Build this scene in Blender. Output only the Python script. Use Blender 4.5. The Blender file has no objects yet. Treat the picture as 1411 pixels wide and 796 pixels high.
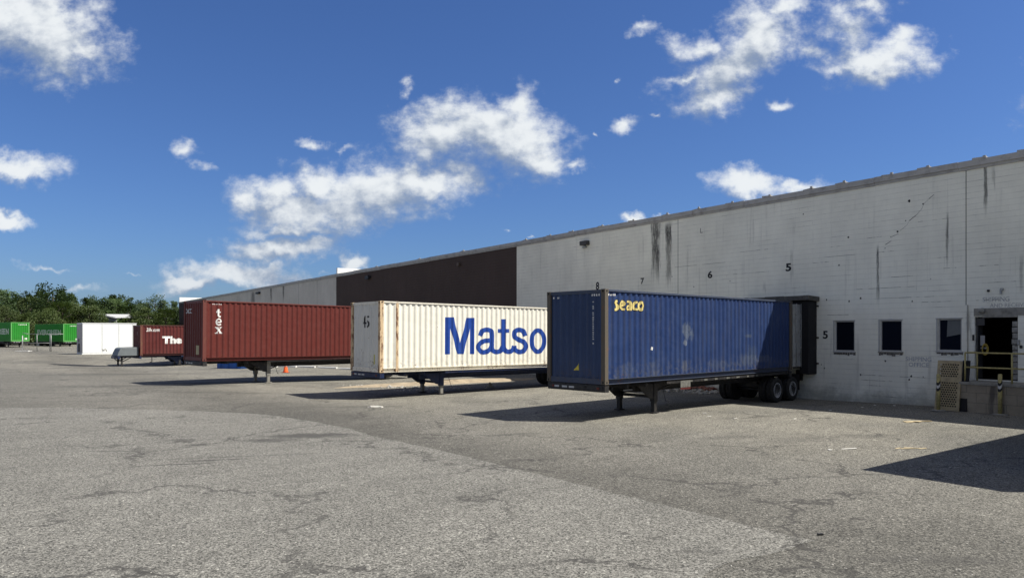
import bpy, bmesh, math, random
from math import sin, cos, radians, pi, sqrt, atan2, exp
from mathutils import Vector, Matrix
C = bpy.context.scene.collection
# ------------------------------------------------------------------ camera, sky, sun, exposure
FPX, PX0, HOR, EYE = 980.0, 705.5, 458.5, 2.7      # focal length in photo pixels, centre column, horizon row, eye height
cam = bpy.data.cameras.new("camera"); camo = bpy.data.objects.new("camera", cam); C.objects.link(camo)
cam.sensor_width = 36; cam.lens = FPX / 1411 * 36
cam.shift_y = (HOR - 398) / 1411
cam.clip_start = 0.1; cam.clip_end = 3000
camo.location = (0, 0, EYE); camo.rotation_euler = (radians(90), 0, 0)
bpy.context.scene.camera = camo
SUN_TRAVEL = Vector((-0.75, 0.10, -1.0)).normalized()
sl = bpy.data.lights.new("sun", 'SUN'); sl.energy = 5.0; sl.angle = radians(0.53); sl.color = (1, 0.95, 0.855)
so = bpy.data.objects.new("sun", sl); C.objects.link(so)
so.rotation_euler = (-SUN_TRAVEL).to_track_quat('Z', 'Y').to_euler()
vs = bpy.context.scene.view_settings
vs.view_transform = 'Standard'; vs.look = 'None'; vs.gamma = 1; vs.use_curve_mapping = False
vs.exposure = 0.5
bpy.context.scene.cycles.max_bounces = 6
bpy.context.scene.cycles.use_denoising = True

# ------------------------------------------------------------------ small node language
class Sh:
    def __init__(s, nt): s.nt = nt; s.n = nt.nodes; s.l = nt.links
    def put(s, sock, v):
        if isinstance(v, bpy.types.NodeSocket): s.l.new(v, sock)
        elif v is not None:
            if hasattr(sock.default_value, '__len__') and not hasattr(v, '__len__'): v = (v,) * len(sock.default_value)
            if hasattr(v, '__len__') and len(sock.default_value) == 4 and len(v) == 3: v = (*v, 1)
            sock.default_value = v
    def m(s, op, a, b=None, c=None, clamp=False):
        x = s.n.new('ShaderNodeMath'); x.operation = op; x.use_clamp = clamp
        s.put(x.inputs[0], a)
        if b is not None: s.put(x.inputs[1], b)
        if c is not None: s.put(x.inputs[2], c)
        return x.outputs[0]
    def add(s, a, b): return s.m('ADD', a, b)
    def sub(s, a, b): return s.m('SUBTRACT', a, b)
    def mul(s, a, b): return s.m('MULTIPLY', a, b)
    def v(s, op, a, b=None):
        x = s.n.new('ShaderNodeVectorMath'); x.operation = op
        s.put(x.inputs[0], a)
        if b is not None: s.put(x.inputs[3 if op == 'SCALE' else 1], b)
        return x.outputs[0]
    def obj(s): return s.n.new('ShaderNodeTexCoord').outputs['Object']
    def gen(s): return s.n.new('ShaderNodeTexCoord').outputs['Generated']
    def sep(s, v):
        x = s.n.new('ShaderNodeSeparateXYZ'); s.l.new(v, x.inputs[0]); return x.outputs
    def com(s, a, b, c):
        x = s.n.new('ShaderNodeCombineXYZ')
        for i, q in enumerate((a, b, c)): s.put(x.inputs[i], q)
        return x.outputs[0]
    def noise(s, vec, scale, detail=3, rough=0.5, lac=2.0, color=False):
        x = s.n.new('ShaderNodeTexNoise'); s.put(x.inputs['Vector'], vec)
        x.inputs['Scale'].default_value = scale; x.inputs['Detail'].default_value = detail
        x.inputs['Roughness'].default_value = rough; x.inputs['Lacunarity'].default_value = lac
        return x.outputs[1 if color else 0]
    def voro(s, vec, scale, feature='F1', out=0):
        x = s.n.new('ShaderNodeTexVoronoi'); s.put(x.inputs['Vector'], vec); x.feature = feature
        x.inputs['Scale'].default_value = scale
        return x.outputs[out]
    def ss(s, x, a, b, lo=0.0, hi=1.0, smooth=True):
        r = s.n.new('ShaderNodeMapRange'); r.interpolation_type = 'SMOOTHSTEP' if smooth else 'LINEAR'
        s.put(r.inputs[0], x); s.put(r.inputs[1], a); s.put(r.inputs[2], b)
        r.inputs[3].default_value = lo; r.inputs[4].default_value = hi
        return r.outputs[0]
    def mix(s, f, a, b, mode='MIX'):
        x = s.n.new('ShaderNodeMix'); x.data_type = 'RGBA'; x.blend_type = mode
        s.put(x.inputs[0], f); s.put(x.inputs[6], a); s.put(x.inputs[7], b)
        return x.outputs[2]
    def scale(s, col, f):
        return s.v('SCALE', col, f)
    def bump(s, h, strength=0.3, dist=0.01, normal=None):
        x = s.n.new('ShaderNodeBump'); s.put(x.inputs['Height'], h)
        x.inputs['Strength'].default_value = strength; x.inputs['Distance'].default_value = dist
        if normal is not None: s.l.new(normal, x.inputs['Normal'])
        return x.outputs[0]

def newmat(name):
    m = bpy.data.materials.new(name); m.use_nodes = True
    nt = m.node_tree; nt.nodes.clear()
    s = Sh(nt); out = s.n.new('ShaderNodeOutputMaterial'); b = s.n.new('ShaderNodeBsdfPrincipled')
    s.l.new(b.outputs[0], out.inputs[0]); s.b = b; s.out = out
    return m, s

def simple(name, col, rough=0.6, metal=0.0, var=0.12, scale=6, spec=0.4, dirt=None, dirt_amt=0.0):
    m, s = newmat(name); p = s.obj()
    n = s.noise(p, scale, 4, 0.6)
    c = s.scale(s.mix(0.0, col, col), s.ss(n, 0.25, 0.75, 1 - var, 1 + var, False))
    if dirt: c = s.mix(s.mul(s.ss(s.noise(p, scale * 1.7, 5, 0.65), 0.45, 0.7), dirt_amt), c, dirt)
    s.put(s.b.inputs['Base Color'], c)
    s.put(s.b.inputs['Roughness'], s.ss(n, 0.3, 0.7, rough - 0.08, min(1, rough + 0.08)))
    s.b.inputs['Metallic'].default_value = metal; s.b.inputs['Specular IOR Level'].default_value = spec
    return m

# ------------------------------------------------------------------ world: Nishita sky + cumulus laid out by direction
w = bpy.data.worlds.new("World"); bpy.context.scene.world = w; w.use_nodes = True
w.node_tree.nodes.clear(); S = Sh(w.node_tree)
wo = S.n.new('ShaderNodeOutputWorld'); bg = S.n.new('ShaderNodeBackground'); S.l.new(bg.outputs[0], wo.inputs[0])
sky = S.n.new('ShaderNodeTexSky'); sky.sky_type = 'NISHITA'; sky.sun_disc = False
sky.sun_elevation = math.asin(-SUN_TRAVEL.z); sky.sun_rotation = atan2(-SUN_TRAVEL.x, -SUN_TRAVEL.y)
sky.altitude = 300; sky.air_density = 1.12; sky.dust_density = 0.9; sky.ozone_density = 6.0
SKY_STRENGTH = 0.053
w.cycles.sampling_method = 'MANUAL'; w.cycles.sample_map_resolution = 256
bg.inputs[1].default_value = SKY_STRENGTH
CLOUDS = [(35,30,100,50,-18,1.0),(110,62,50,26,-12,.7),(-60,20,90,60,0,1),(22,237,58,20,5,.9),(8,312,36,10,3,.85),(70,371,52,7,2,.3),(188,378,24,5,0,.22),
 (108,396,44,9,5,.3),(262,206,22,15,-20,.36),(284,232,18,13,-20,.3),(434,192,27,10,-8,.45),(470,204,20,7,-20,.22),
 (335,268,38,30,-10,.62),(385,262,48,34,0,.8),(445,258,46,32,0,.85),(520,268,70,40,5,.95),(585,250,66,32,-4,.9),(635,248,40,22,-8,.6),(420,298,62,28,0,.9),
 (400,318,78,14,-5,.75),(480,295,60,26,0,.85),(385,342,64,14,-3,.95),(328,372,62,17,0,1.0),(262,388,42,14,0,.85),(255,398,34,6,0,.35),(370,378,34,8,0,.45),
 (487,360,18,11,0,.9),(444,374,14,6,0,.3),(565,122,12,14,0,.42),(575,150,10,16,0,.25),(640,172,74,40,10,.95),(700,190,66,42,-10,1.0),(714,142,22,30,-30,.7),
 (745,220,40,24,0,.75),(790,226,26,11,15,.55),(620,190,58,20,-20,.6),(863,166,22,14,10,.45),(823,184,8,5,0,.35),(906,157,16,6,0,.2),(862,103,9,7,0,.32),
 (890,38,24,12,-15,.5),(950,60,44,24,5,.62),(1050,45,60,42,25,.9),(1000,88,66,32,30,.9),(985,132,44,26,30,.85),(935,110,36,12,25,.6),(1075,140,22,12,-15,.5),
 (1125,75,30,24,0,.35),(1170,42,52,36,0,.62),(1210,86,58,26,5,.95),(1160,98,36,16,0,.6),(1240,60,30,20,0,.6),(1185,8,55,18,0,.55),(1085,15,40,22,10,.7),
 (1032,258,46,18,-5,.85),(1105,262,34,12,10,.8),(868,300,20,9,0,.75),(918,299,16,6,0,.7),(700,320,9,4,0,.3),(733,322,8,3,0,.3),(1290,-60,120,40,0,.8),(1600,120,150,60,5,.8)]
grp = bpy.data.node_groups.new("cloud_field", 'ShaderNodeTree')
grp.interface.new_socket("p", in_out='INPUT', socket_type='NodeSocketVector')
grp.interface.new_socket("f", in_out='OUTPUT', socket_type='NodeSocketFloat')
G = Sh(grp); gi = G.n.new('NodeGroupInput'); go = G.n.new('NodeGroupOutput')
acc = None
for (cx, cy, rx, ry, rot, wt) in CLOUDS:
    wt, rx, ry = (wt + 0.12, rx*1.06, ry*1.08) if wt > .6 else (wt + 0.10, rx*1.25, ry*1.2)
    mp = G.n.new('ShaderNodeMapping'); mp.vector_type = 'TEXTURE'
    mp.inputs['Location'].default_value = ((cx - PX0) / FPX, (HOR - cy) / FPX, 0)
    mp.inputs['Rotation'].default_value = (0, 0, radians(rot))
    mp.inputs['Scale'].default_value = (rx / FPX, ry / FPX, 1)
    if acc is None: G.l.new(gi.outputs[0], mp.inputs[0])
    else:                                                       # keeps the clouds evaluated one after the other
        ch_ = G.n.new('ShaderNodeVectorMath'); ch_.operation = 'MULTIPLY_ADD'
        G.l.new(acc, ch_.inputs[0]); ch_.inputs[1].default_value = (1e-9, 1e-9, 1e-9); G.l.new(gi.outputs[0], ch_.inputs[2]); G.l.new(ch_.outputs[0], mp.inputs[0])
    d2 = G.n.new('ShaderNodeVectorMath'); d2.operation = 'LENGTH'; G.l.new(mp.outputs[0], d2.inputs[0])
    f = G.m('MULTIPLY_ADD', d2.outputs['Value'], -0.75, wt)
    acc = f if acc is None else G.m('SMOOTH_MAX', acc, f, 0.12)
G.l.new(G.m('MAXIMUM', acc, -1.0), go.inputs[0])
def field(p):
    g = S.n.new('ShaderNodeGroup'); g.node_tree = grp; S.put(g.inputs[0], p); return g.outputs[0]
gx, gy, gz = S.sep(S.gen())
yy = S.m('MAXIMUM', gy, 0.02)
uu, vv = S.m('DIVIDE', gx, yy), S.m('DIVIDE', gz, yy)
P0 = S.com(uu, vv, 0.0)
wn = S.noise(P0, 9, 4, 0.55, color=True)
wp = S.v('SCALE', S.v('SUBTRACT', wn, (0.5, 0.5, 0.5)), 0.075)
wp2 = S.v('SCALE', S.v('SUBTRACT', S.noise(P0, 34, 4, 0.6, color=True), (0.5, 0.5, 0.5)), 0.03)
P1 = S.v('ADD', P0, S.v('ADD', wp, wp2)); P1 = S.v('MULTIPLY', P1, (1, 1, 0))
F1 = field(P1)
F2 = field(S.v('ADD', P1, (0.022, 0.034, 0)))
fb = S.noise(S.v('MULTIPLY', P0, (1, 1.35, 0)), 18, 9, 0.6)
fbs = S.noise(S.v('ADD', S.v('MULTIPLY', P0, (1, 1.35, 0)), (0.008, 0.012, 0)), 18, 9, 0.6)
fbl = S.noise(S.v('MULTIPLY', P0, (1, 1.4, 0)), 11, 3, 0.5)
fbm_ = S.noise(S.v('ADD', S.v('MULTIPLY', P0, (1, 1.4, 0)), (0.012, 0.022, 0)), 11, 3, 0.5)
fine = S.noise(S.v('MULTIPLY', P0, (1, 1.2, 0)), 75, 7, 0.65)
D = S.add(F1, S.mul(S.sub(fb, 0.5), 1.5)); D = S.add(D, S.mul(S.sub(fine, 0.5), 0.5))
alpha = S.mul(S.ss(D, -0.08, 0.72), S.ss(D, -0.2, 0.9, 0.72, 1.0))
alpha = S.mul(alpha, S.ss(gy, 0.02, 0.06))
lit = S.add(S.mul(S.sub(F1, F2), 1.1), S.mul(S.sub(fb, fbs), 1.9)); lit = S.add(lit, S.mul(S.sub(fbl, fbm_), 1.8))
br = S.add(S.add(0.50, lit), S.mul(S.sub(fb, 0.5), 0.55)); br = S.add(br, S.mul(S.sub(fine, 0.5), 0.2))
br = S.ss(br, -0.15, 1.25, 0.0, 1.0)
low = S.ss(vv, 0.05, 0.16)                                      # clouds near the horizon are greyer
br = S.mul(br, S.add(0.8, S.mul(low, 0.2)))
ccol = S.mix(br, (0.20, 0.25, 0.34), (0.61, 0.635, 0.65))
ccol = S.scale(ccol, 1.0 / SKY_STRENGTH)
# unseen sky beside and behind the viewer: broken cumulus added for neutral fill light
zz = S.m('MAXIMUM', gz, 0.06)
lay = S.noise(S.com(S.m('DIVIDE', gx, zz), S.m('DIVIDE', gy, zz), 0.0), 1.1, 6, 0.6)
a2 = S.mul(S.mul(S.ss(lay, 0.44, 0.56), S.ss(gy, 0.15, 0.45, 1.0, 0.0)), S.ss(gz, 0.0, 0.08))
alpha2 = a2
skyc = S.mix(1.0, sky.outputs[0], (0.76, 0.98, 1.40), 'MULTIPLY')
skyc = S.mix(alpha2, skyc, tuple(q * 0.34 / SKY_STRENGTH for q in (1.0, 0.96, 0.86)))
S.l.new(S.mix(S.mul(alpha, 0.97), skyc, ccol), bg.inputs[0])

# ------------------------------------------------------------------ geometry helpers
def S01(t): t = max(0, min(1, t)); return t * t * (3 - 2 * t)
def gz_(x, y):
    """height of the yard"""
    h = 0.20 * S01((-x - 7) / 9)
    h += 0.32 * S01((y - 63) / 9)
    h -= 0.42 * exp(-((x + 30) / 9) ** 2 - ((y - 60.5) / 4.5) ** 2)
    h -= 0.15 * exp(-((x - 11.5) / 4) ** 2 - ((y - 30) / 4) ** 2)
    return h
class MB:
    def __init__(s): s.bm = bmesh.new(); s.mi = 0
    def box(s, x0, x1, y0, y1, z0, z1, M=None):
        vs = [s.bm.verts.new(Vector(c) if M is None else M @ Vector(c)) for c in
              [(x0,y0,z0),(x1,y0,z0),(x1,y1,z0),(x0,y1,z0),(x0,y0,z1),(x1,y0,z1),(x1,y1,z1),(x0,y1,z1)]]
        for f in ((0,3,2,1),(4,5,6,7),(0,1,5,4),(1,2,6,5),(2,3,7,6),(3,0,4,7)):
            q = s.bm.faces.new([vs[i] for i in f]); q.material_index = s.mi
        return vs
    def face(s, pts):
        q = s.bm.faces.new([s.bm.verts.new(p) for p in pts]); q.material_index = s.mi; return q
    def tube(s, a, b, r0, r1=None, n=10, cap=True):
        a, b = Vector(a), Vector(b); r1 = r0 if r1 is None else r1
        d = (b - a).normalized(); u = d.orthogonal().normalized(); v = d.cross(u)
        A = [s.bm.verts.new(a + (u * cos(2*pi*i/n) + v * sin(2*pi*i/n)) * r0) for i in range(n)]
        B = [s.bm.verts.new(b + (u * cos(2*pi*i/n) + v * sin(2*pi*i/n)) * r1) for i in range(n)]
        for i in range(n):
            q = s.bm.faces.new((A[i], A[(i+1)%n], B[(i+1)%n], B[i])); q.smooth = True; q.material_index = s.mi
        if cap:
            q = s.bm.faces.new(A[::-1]); q.material_index = s.mi; q = s.bm.faces.new(B); q.material_index = s.mi
    def path(s, pts, r, n=8):
        for a, b in zip(pts, pts[1:]): s.tube(a, b, r, r, n)
    def lathe(s, prof, c, n=36, axis='y'):
        """prof: (radius, offset along the axis)"""
        rings = []
        for r, o in prof:
            rings.append([s.bm.verts.new((c[0] + r*cos(2*pi*i/n), c[1] + o, c[2] + r*sin(2*pi*i/n)) if axis == 'y' else
                                         (c[0] + r*cos(2*pi*i/n), c[1] + r*sin(2*pi*i/n), c[2] + o)) for i in range(n)])
        for A, B in zip(rings, rings[1:]):
            for i in range(n):
                q = s.bm.faces.new((A[i], A[(i+1)%n], B[(i+1)%n], B[i])); q.smooth = True; q.material_index = s.mi
        for R in (rings[0], rings[-1]):
            if prof[rings.index(R)][0] > 1e-4:
                q = s.bm.faces.new(R); q.material_index = s.mi
    def build(s, name, mats, parent=None, bevel=0):
        bmesh.ops.recalc_face_normals(s.bm, faces=s.bm.faces)
        me = bpy.data.meshes.new(name); s.bm.to_mesh(me); s.bm.free()
        for m in (mats if isinstance(mats, (list, tuple)) else [mats]): me.materials.append(m)
        o = bpy.data.objects.new(name, me); C.objects.link(o)
        if parent: o.parent = parent
        if bevel:
            b = o.modifiers.new('bevel', 'BEVEL'); b.width = bevel; b.segments = 2; b.limit_method = 'ANGLE'
        return o
def tag(o, label=None, cat=None, group=None, kind=None):
    if label: o['label'] = label
    if cat: o['category'] = cat
    if group: o['group'] = group
    if kind: o['kind'] = kind
    return o
def empty(name, loc, rz=0, ry=0):
    o = bpy.data.objects.new(name, None); C.objects.link(o); o.location = loc; o.rotation_euler = (0, ry, rz)
    o.empty_display_size = 0.3
    return o
def copy_tree(o, parent=None):
    c = o.copy(); C.objects.link(c); c.parent = parent
    for ch in list(o.children): copy_tree(ch, c)
    return c
def ground_at(px, py, z=0.0):
    """point on the yard seen at a photo position (flat part)"""
    Y = FPX * (EYE - z) / (py - HOR); return ((px - PX0) / FPX * Y, Y)

class Plane:
    """a vertical plane: origin, horizontal unit axis; uv(px,py) gives distance along it and height"""
    def __init__(s, ox, oy, ax, ay): s.o = (ox, oy); s.a = (ax, ay)
    def u(s, px):
        k = (px - PX0) / FPX; return (k * s.o[1] - s.o[0]) / (s.a[0] - k * s.a[1])
    def uv(s, px, py):
        u = s.u(px); Y = s.o[1] + s.a[1] * u; return u, EYE + (HOR - py) / FPX * Y

# corrugation profile -----------------------------------------------------
def corr_breaks(a, b, pitch=0.278, slope=0.068, flat=0.072):
    k = [0, flat, flat + slope, flat + slope + (pitch - flat - 2*slope)]
    out = [a]; i = 0
    while a + i*pitch < b:
        for q in k:
            x = a + i*pitch + q
            if a + 1e-4 < x < b - 1e-4: out.append(x)
        i += 1
    out.append(b); return out
def corr(x, a, b, depth, pitch=0.278, slope=0.068, flat=0.072):
    q = (x - a) % pitch; inner = pitch - flat - 2*slope
    if q <= flat: return 0
    if q <= flat + slope: return depth * (q - flat) / slope
    if q <= flat + slope + inner: return depth
    return depth * (pitch - q) / slope
def corr_panel(a, b, z0, z1, depth, axis, base, sign, zrows=1):
    """corrugated sheet running along x (axis 'x', base = y of crest) or y; sign +1 recesses towards +"""
    m = MB(); xs = corr_breaks(a, b)
    if xs[-1] - xs[-2] < 0.01: xs.pop(-2)
    rows = [z0 + (z1 - z0) * i / zrows for i in range(zrows + 1)]
    G = []
    for x in xs:
        d = base + sign * corr(min(x, b - 1e-5), a, b, depth)
        G.append([m.bm.verts.new((x, d, z) if axis == 'x' else (d, x, z)) for z in rows])
    for i in range(len(G) - 1):
        for j in range(zrows):
            m.bm.faces.new((G[i][j], G[i+1][j], G[i+1][j+1], G[i][j+1]))
    return m
# painted marks on a corrugated or flat sheet --------------------------------
def catmull(p, closed=False, n=7):
    out = []; N = len(p)
    for i in range(N if closed else N - 1):
        q = [p[(i-1) % N] if closed or i > 0 else p[0], p[i], p[(i+1) % N], p[(i+2) % N] if closed or i + 2 < N else p[-1]]
        for k in range(n):
            t = k / n
            out.append(tuple(0.5 * ((2*q[1][j]) + (-q[0][j] + q[2][j])*t + (2*q[0][j] - 5*q[1][j] + 4*q[2][j] - q[3][j])*t*t + (-q[0][j] + 3*q[1][j] - 3*q[2][j] + q[3][j])*t**3) for j in (0, 1)))
    if not closed: out.append(tuple(p[-1]))
    return out
def ribbon(bm, pts, w, closed=False, lift=0.0):
    N = len(pts); L = []; R = []
    for i in range(N):
        a = pts[(i-1) % N] if closed or i > 0 else pts[i]; b = pts[(i+1) % N] if closed or i < N-1 else pts[i]
        dx, dy = b[0]-a[0], b[1]-a[1]; d = sqrt(dx*dx+dy*dy) or 1; nx, ny = -dy/d*w/2, dx/d*w/2
        L.append(bm.verts.new((pts[i][0]+nx, pts[i][1]+ny, lift))); R.append(bm.verts.new((pts[i][0]-nx, pts[i][1]-ny, lift)))
    for i in range(N if closed else N-1):
        j = (i+1) % N; bm.faces.new((L[i], L[j], R[j], R[i]))
def poly(bm, pts, lift=0.0):
    f = bm.faces.new([bm.verts.new((x, y, lift)) for x, y in pts]); f.normal_update(); bmesh.ops.triangulate(bm, faces=[f])
def text_bm(body, offset=0.0, shear=0.0, spacing=1.0, align='LEFT'):
    cu = bpy.data.curves.new('txt', 'FONT'); cu.body = body; cu.offset = offset; cu.shear = shear; cu.space_character = spacing
    cu.resolution_u = 5; cu.fill_mode = 'FRONT'
    o = bpy.data.objects.new('txt', cu); C.objects.link(o); bpy.context.view_layer.update()
    me = bpy.data.meshes.new_from_object(o); bm = bmesh.new(); bm.from_mesh(me)
    bpy.data.objects.remove(o); bpy.data.curves.remove(cu); bpy.data.meshes.remove(me)
    return bm
def fit(bm, x0, x1, z0, z1):
    xs = [v.co.x for v in bm.verts]; ys = [v.co.y for v in bm.verts]
    a, b, c, d = min(xs), max(xs), min(ys), max(ys)
    for v in bm.verts:
        v.co.x = x0 + (v.co.x - a) / (b - a) * (x1 - x0); v.co.y = z0 + (v.co.y - c) / (d - c) * (z1 - z0)
    return bm
def wrap(bm, name, mat, parent, breaks, prof, place):
    """cut the flat mark at the folds of the sheet and lay it on the sheet; place(u, z, depth) -> 3D"""
    for x in breaks:
        bmesh.ops.bisect_plane(bm, geom=bm.verts[:] + bm.edges[:] + bm.faces[:], plane_co=(x, 0, 0), plane_no=(1, 0, 0), dist=1e-5)
    for v in bm.verts:
        u, z, l = v.co; v.co = place(u, z, prof(u) - 0.004 - l)
    me = bpy.data.meshes.new(name); bm.to_mesh(me); bm.free(); me.materials.append(mat)
    o = bpy.data.objects.new(name, me); C.objects.link(o); o.parent = parent
    return o

# ------------------------------------------------------------------ materials
RUST = (0.22, 0.085, 0.032)
def paint(name, col, rust=0.2, fade=0.25, fadecol=None, marks=(), streak=0.25, rough=0.45, dirtcol=(0.10, 0.085, 0.065), lowdirt=0.3):
    """container paint: sun fading, vertical grime, rust specks gathered low down; marks = worn pale patches (x,z,rx,rz,colour,amount)"""
    m, s = newmat(name); p = s.obj(); x, y, z = s.sep(p)
    n1 = s.noise(p, 0.8, 4, 0.6); n2 = s.noise(s.v('MULTIPLY', p, (9, 9, 0.5)), 1.0, 5, 0.6)
    c = s.mix(0, col, col)
    fc = fadecol or tuple(min(1, q * 1.35 + 0.02) for q in col)
    c = s.mix(s.mul(s.ss(n1, 0.35, 0.7), fade), c, fc)
    c = s.mix(s.mul(s.ss(n2, 0.48, 0.75), streak), c, dirtcol)
    n3 = s.noise(p, 7, 6, 0.7); lo = s.ss(z, 0.15, 0.9, 1.0, 0.0)
    c = s.mix(s.mul(s.mul(s.ss(n3, 0.46, 0.62), lo), lowdirt), c, dirtcol)
    for (mx, mz, rx, rz, mc, am) in marks:
        d = s.add(s.m('POWER', s.mul(s.sub(x, mx), 1 / rx), 2.0), s.m('POWER', s.mul(s.sub(z, mz), 1 / rz), 2.0))
        k = s.ss(s.add(d, s.mul(s.sub(s.noise(s.v('MULTIPLY', p, (1, 1, .45)), 13, 7, 0.8), 0.5), 5.0)), 0.2, 1.0, 1.0, 0.0)
        c = s.mix(s.mul(k, am * .5), c, mc)
    n4 = s.noise(p, 16, 7, 0.75); n5 = s.noise(p, 2.0, 3, 0.5)
    r = s.ss(s.add(s.add(n4, s.mul(s.sub(n5, 0.5), 0.35)), s.mul(lo, 0.05)), 0.70 - rust * 0.2, 0.76 - rust * 0.2)
    c = s.mix(r, c, s.mix(s.noise(p, 30, 3), RUST, (0.07, 0.035, 0.02)))
    s.put(s.b.inputs['Base Color'], c)
    s.put(s.b.inputs['Roughness'], s.m('MAXIMUM', s.ss(n3, 0.3, 0.7, rough, rough + 0.2), s.mul(r, 0.9)))
    s.b.inputs['Specular IOR Level'].default_value = 0.35
    s.put(s.b.inputs['Normal'], s.bump(s.add(s.noise(p, 2.2, 3), s.mul(n4, 0.03)), 0.6, 0.03))
    return m
def rusty(name, col, amt):
    m, s = newmat(name); p = s.obj()
    n = s.noise(s.v('MULTIPLY', p, (1, 1, 0.35)), 7, 7, 0.72)
    r = s.ss(n, 0.62 - amt * 0.35, 0.70 - amt * 0.28)
    c = s.mix(r, col, s.mix(s.noise(p, 22, 4), (0.24, 0.115, 0.055), (0.11, 0.06, 0.035)))
    s.put(s.b.inputs['Base Color'], c); s.b.inputs['Roughness'].default_value = 0.75
    s.put(s.b.inputs['Normal'], s.bump(n, 0.4, 0.006)); return m
M_BLACK = simple('black_steel', (0.018, 0.018, 0.02), 0.55, var=0.3, dirt=(0.10, 0.085, 0.07), dirt_amt=0.35)
M_BLUESTEEL = simple('blue_chassis_paint', (0.008, 0.019, 0.065), 0.5, var=0.25, dirt=(0.08, 0.06, 0.05), dirt_amt=0.4)
M_TYRE = simple('tyre_rubber', (0.016, 0.016, 0.016), 0.85, var=0.25, dirt=(0.06, 0.055, 0.05), dirt_amt=0.4)
M_RIM = simple('wheel_rim_paint', (0.86, 0.87, 0.90), 0.35, var=0.06, dirt=(0.45, 0.42, 0.38), dirt_amt=0.25)
M_GALV = simple('galvanised_steel', (0.36, 0.37, 0.37), 0.5, 0.4, dirt=(0.15, 0.12, 0.09), dirt_amt=0.5)
M_LEG = simple('grey_leg_steel', (0.27, 0.26, 0.23), 0.6, 0.2, dirt=(0.10, 0.07, 0.05), dirt_amt=0.5)
M_WHITE = simple('white_marking', (0.75, 0.75, 0.72), 0.5, var=0.15)
M_REFL = simple('grey_reflector_tape', (0.45, 0.46, 0.47), 0.4)
M_REDL = simple('red_lens', (0.10, 0.012, 0.01), 0.3)
M_DARKHOLE = simple('dark_hollow', (0.008, 0.008, 0.008), 0.9)
M_DPL = simple('dull_plate', (.15, .15, .135), .6, var=.3, scale=9, dirt=(.05, .045, .04), dirt_amt=.6)
M_YEL = simple('yellow_decal', (0.62, 0.50, 0.06), 0.5)
M_WOODFL = simple('container_floor', (0.10, 0.07, 0.045), 0.8)

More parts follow.
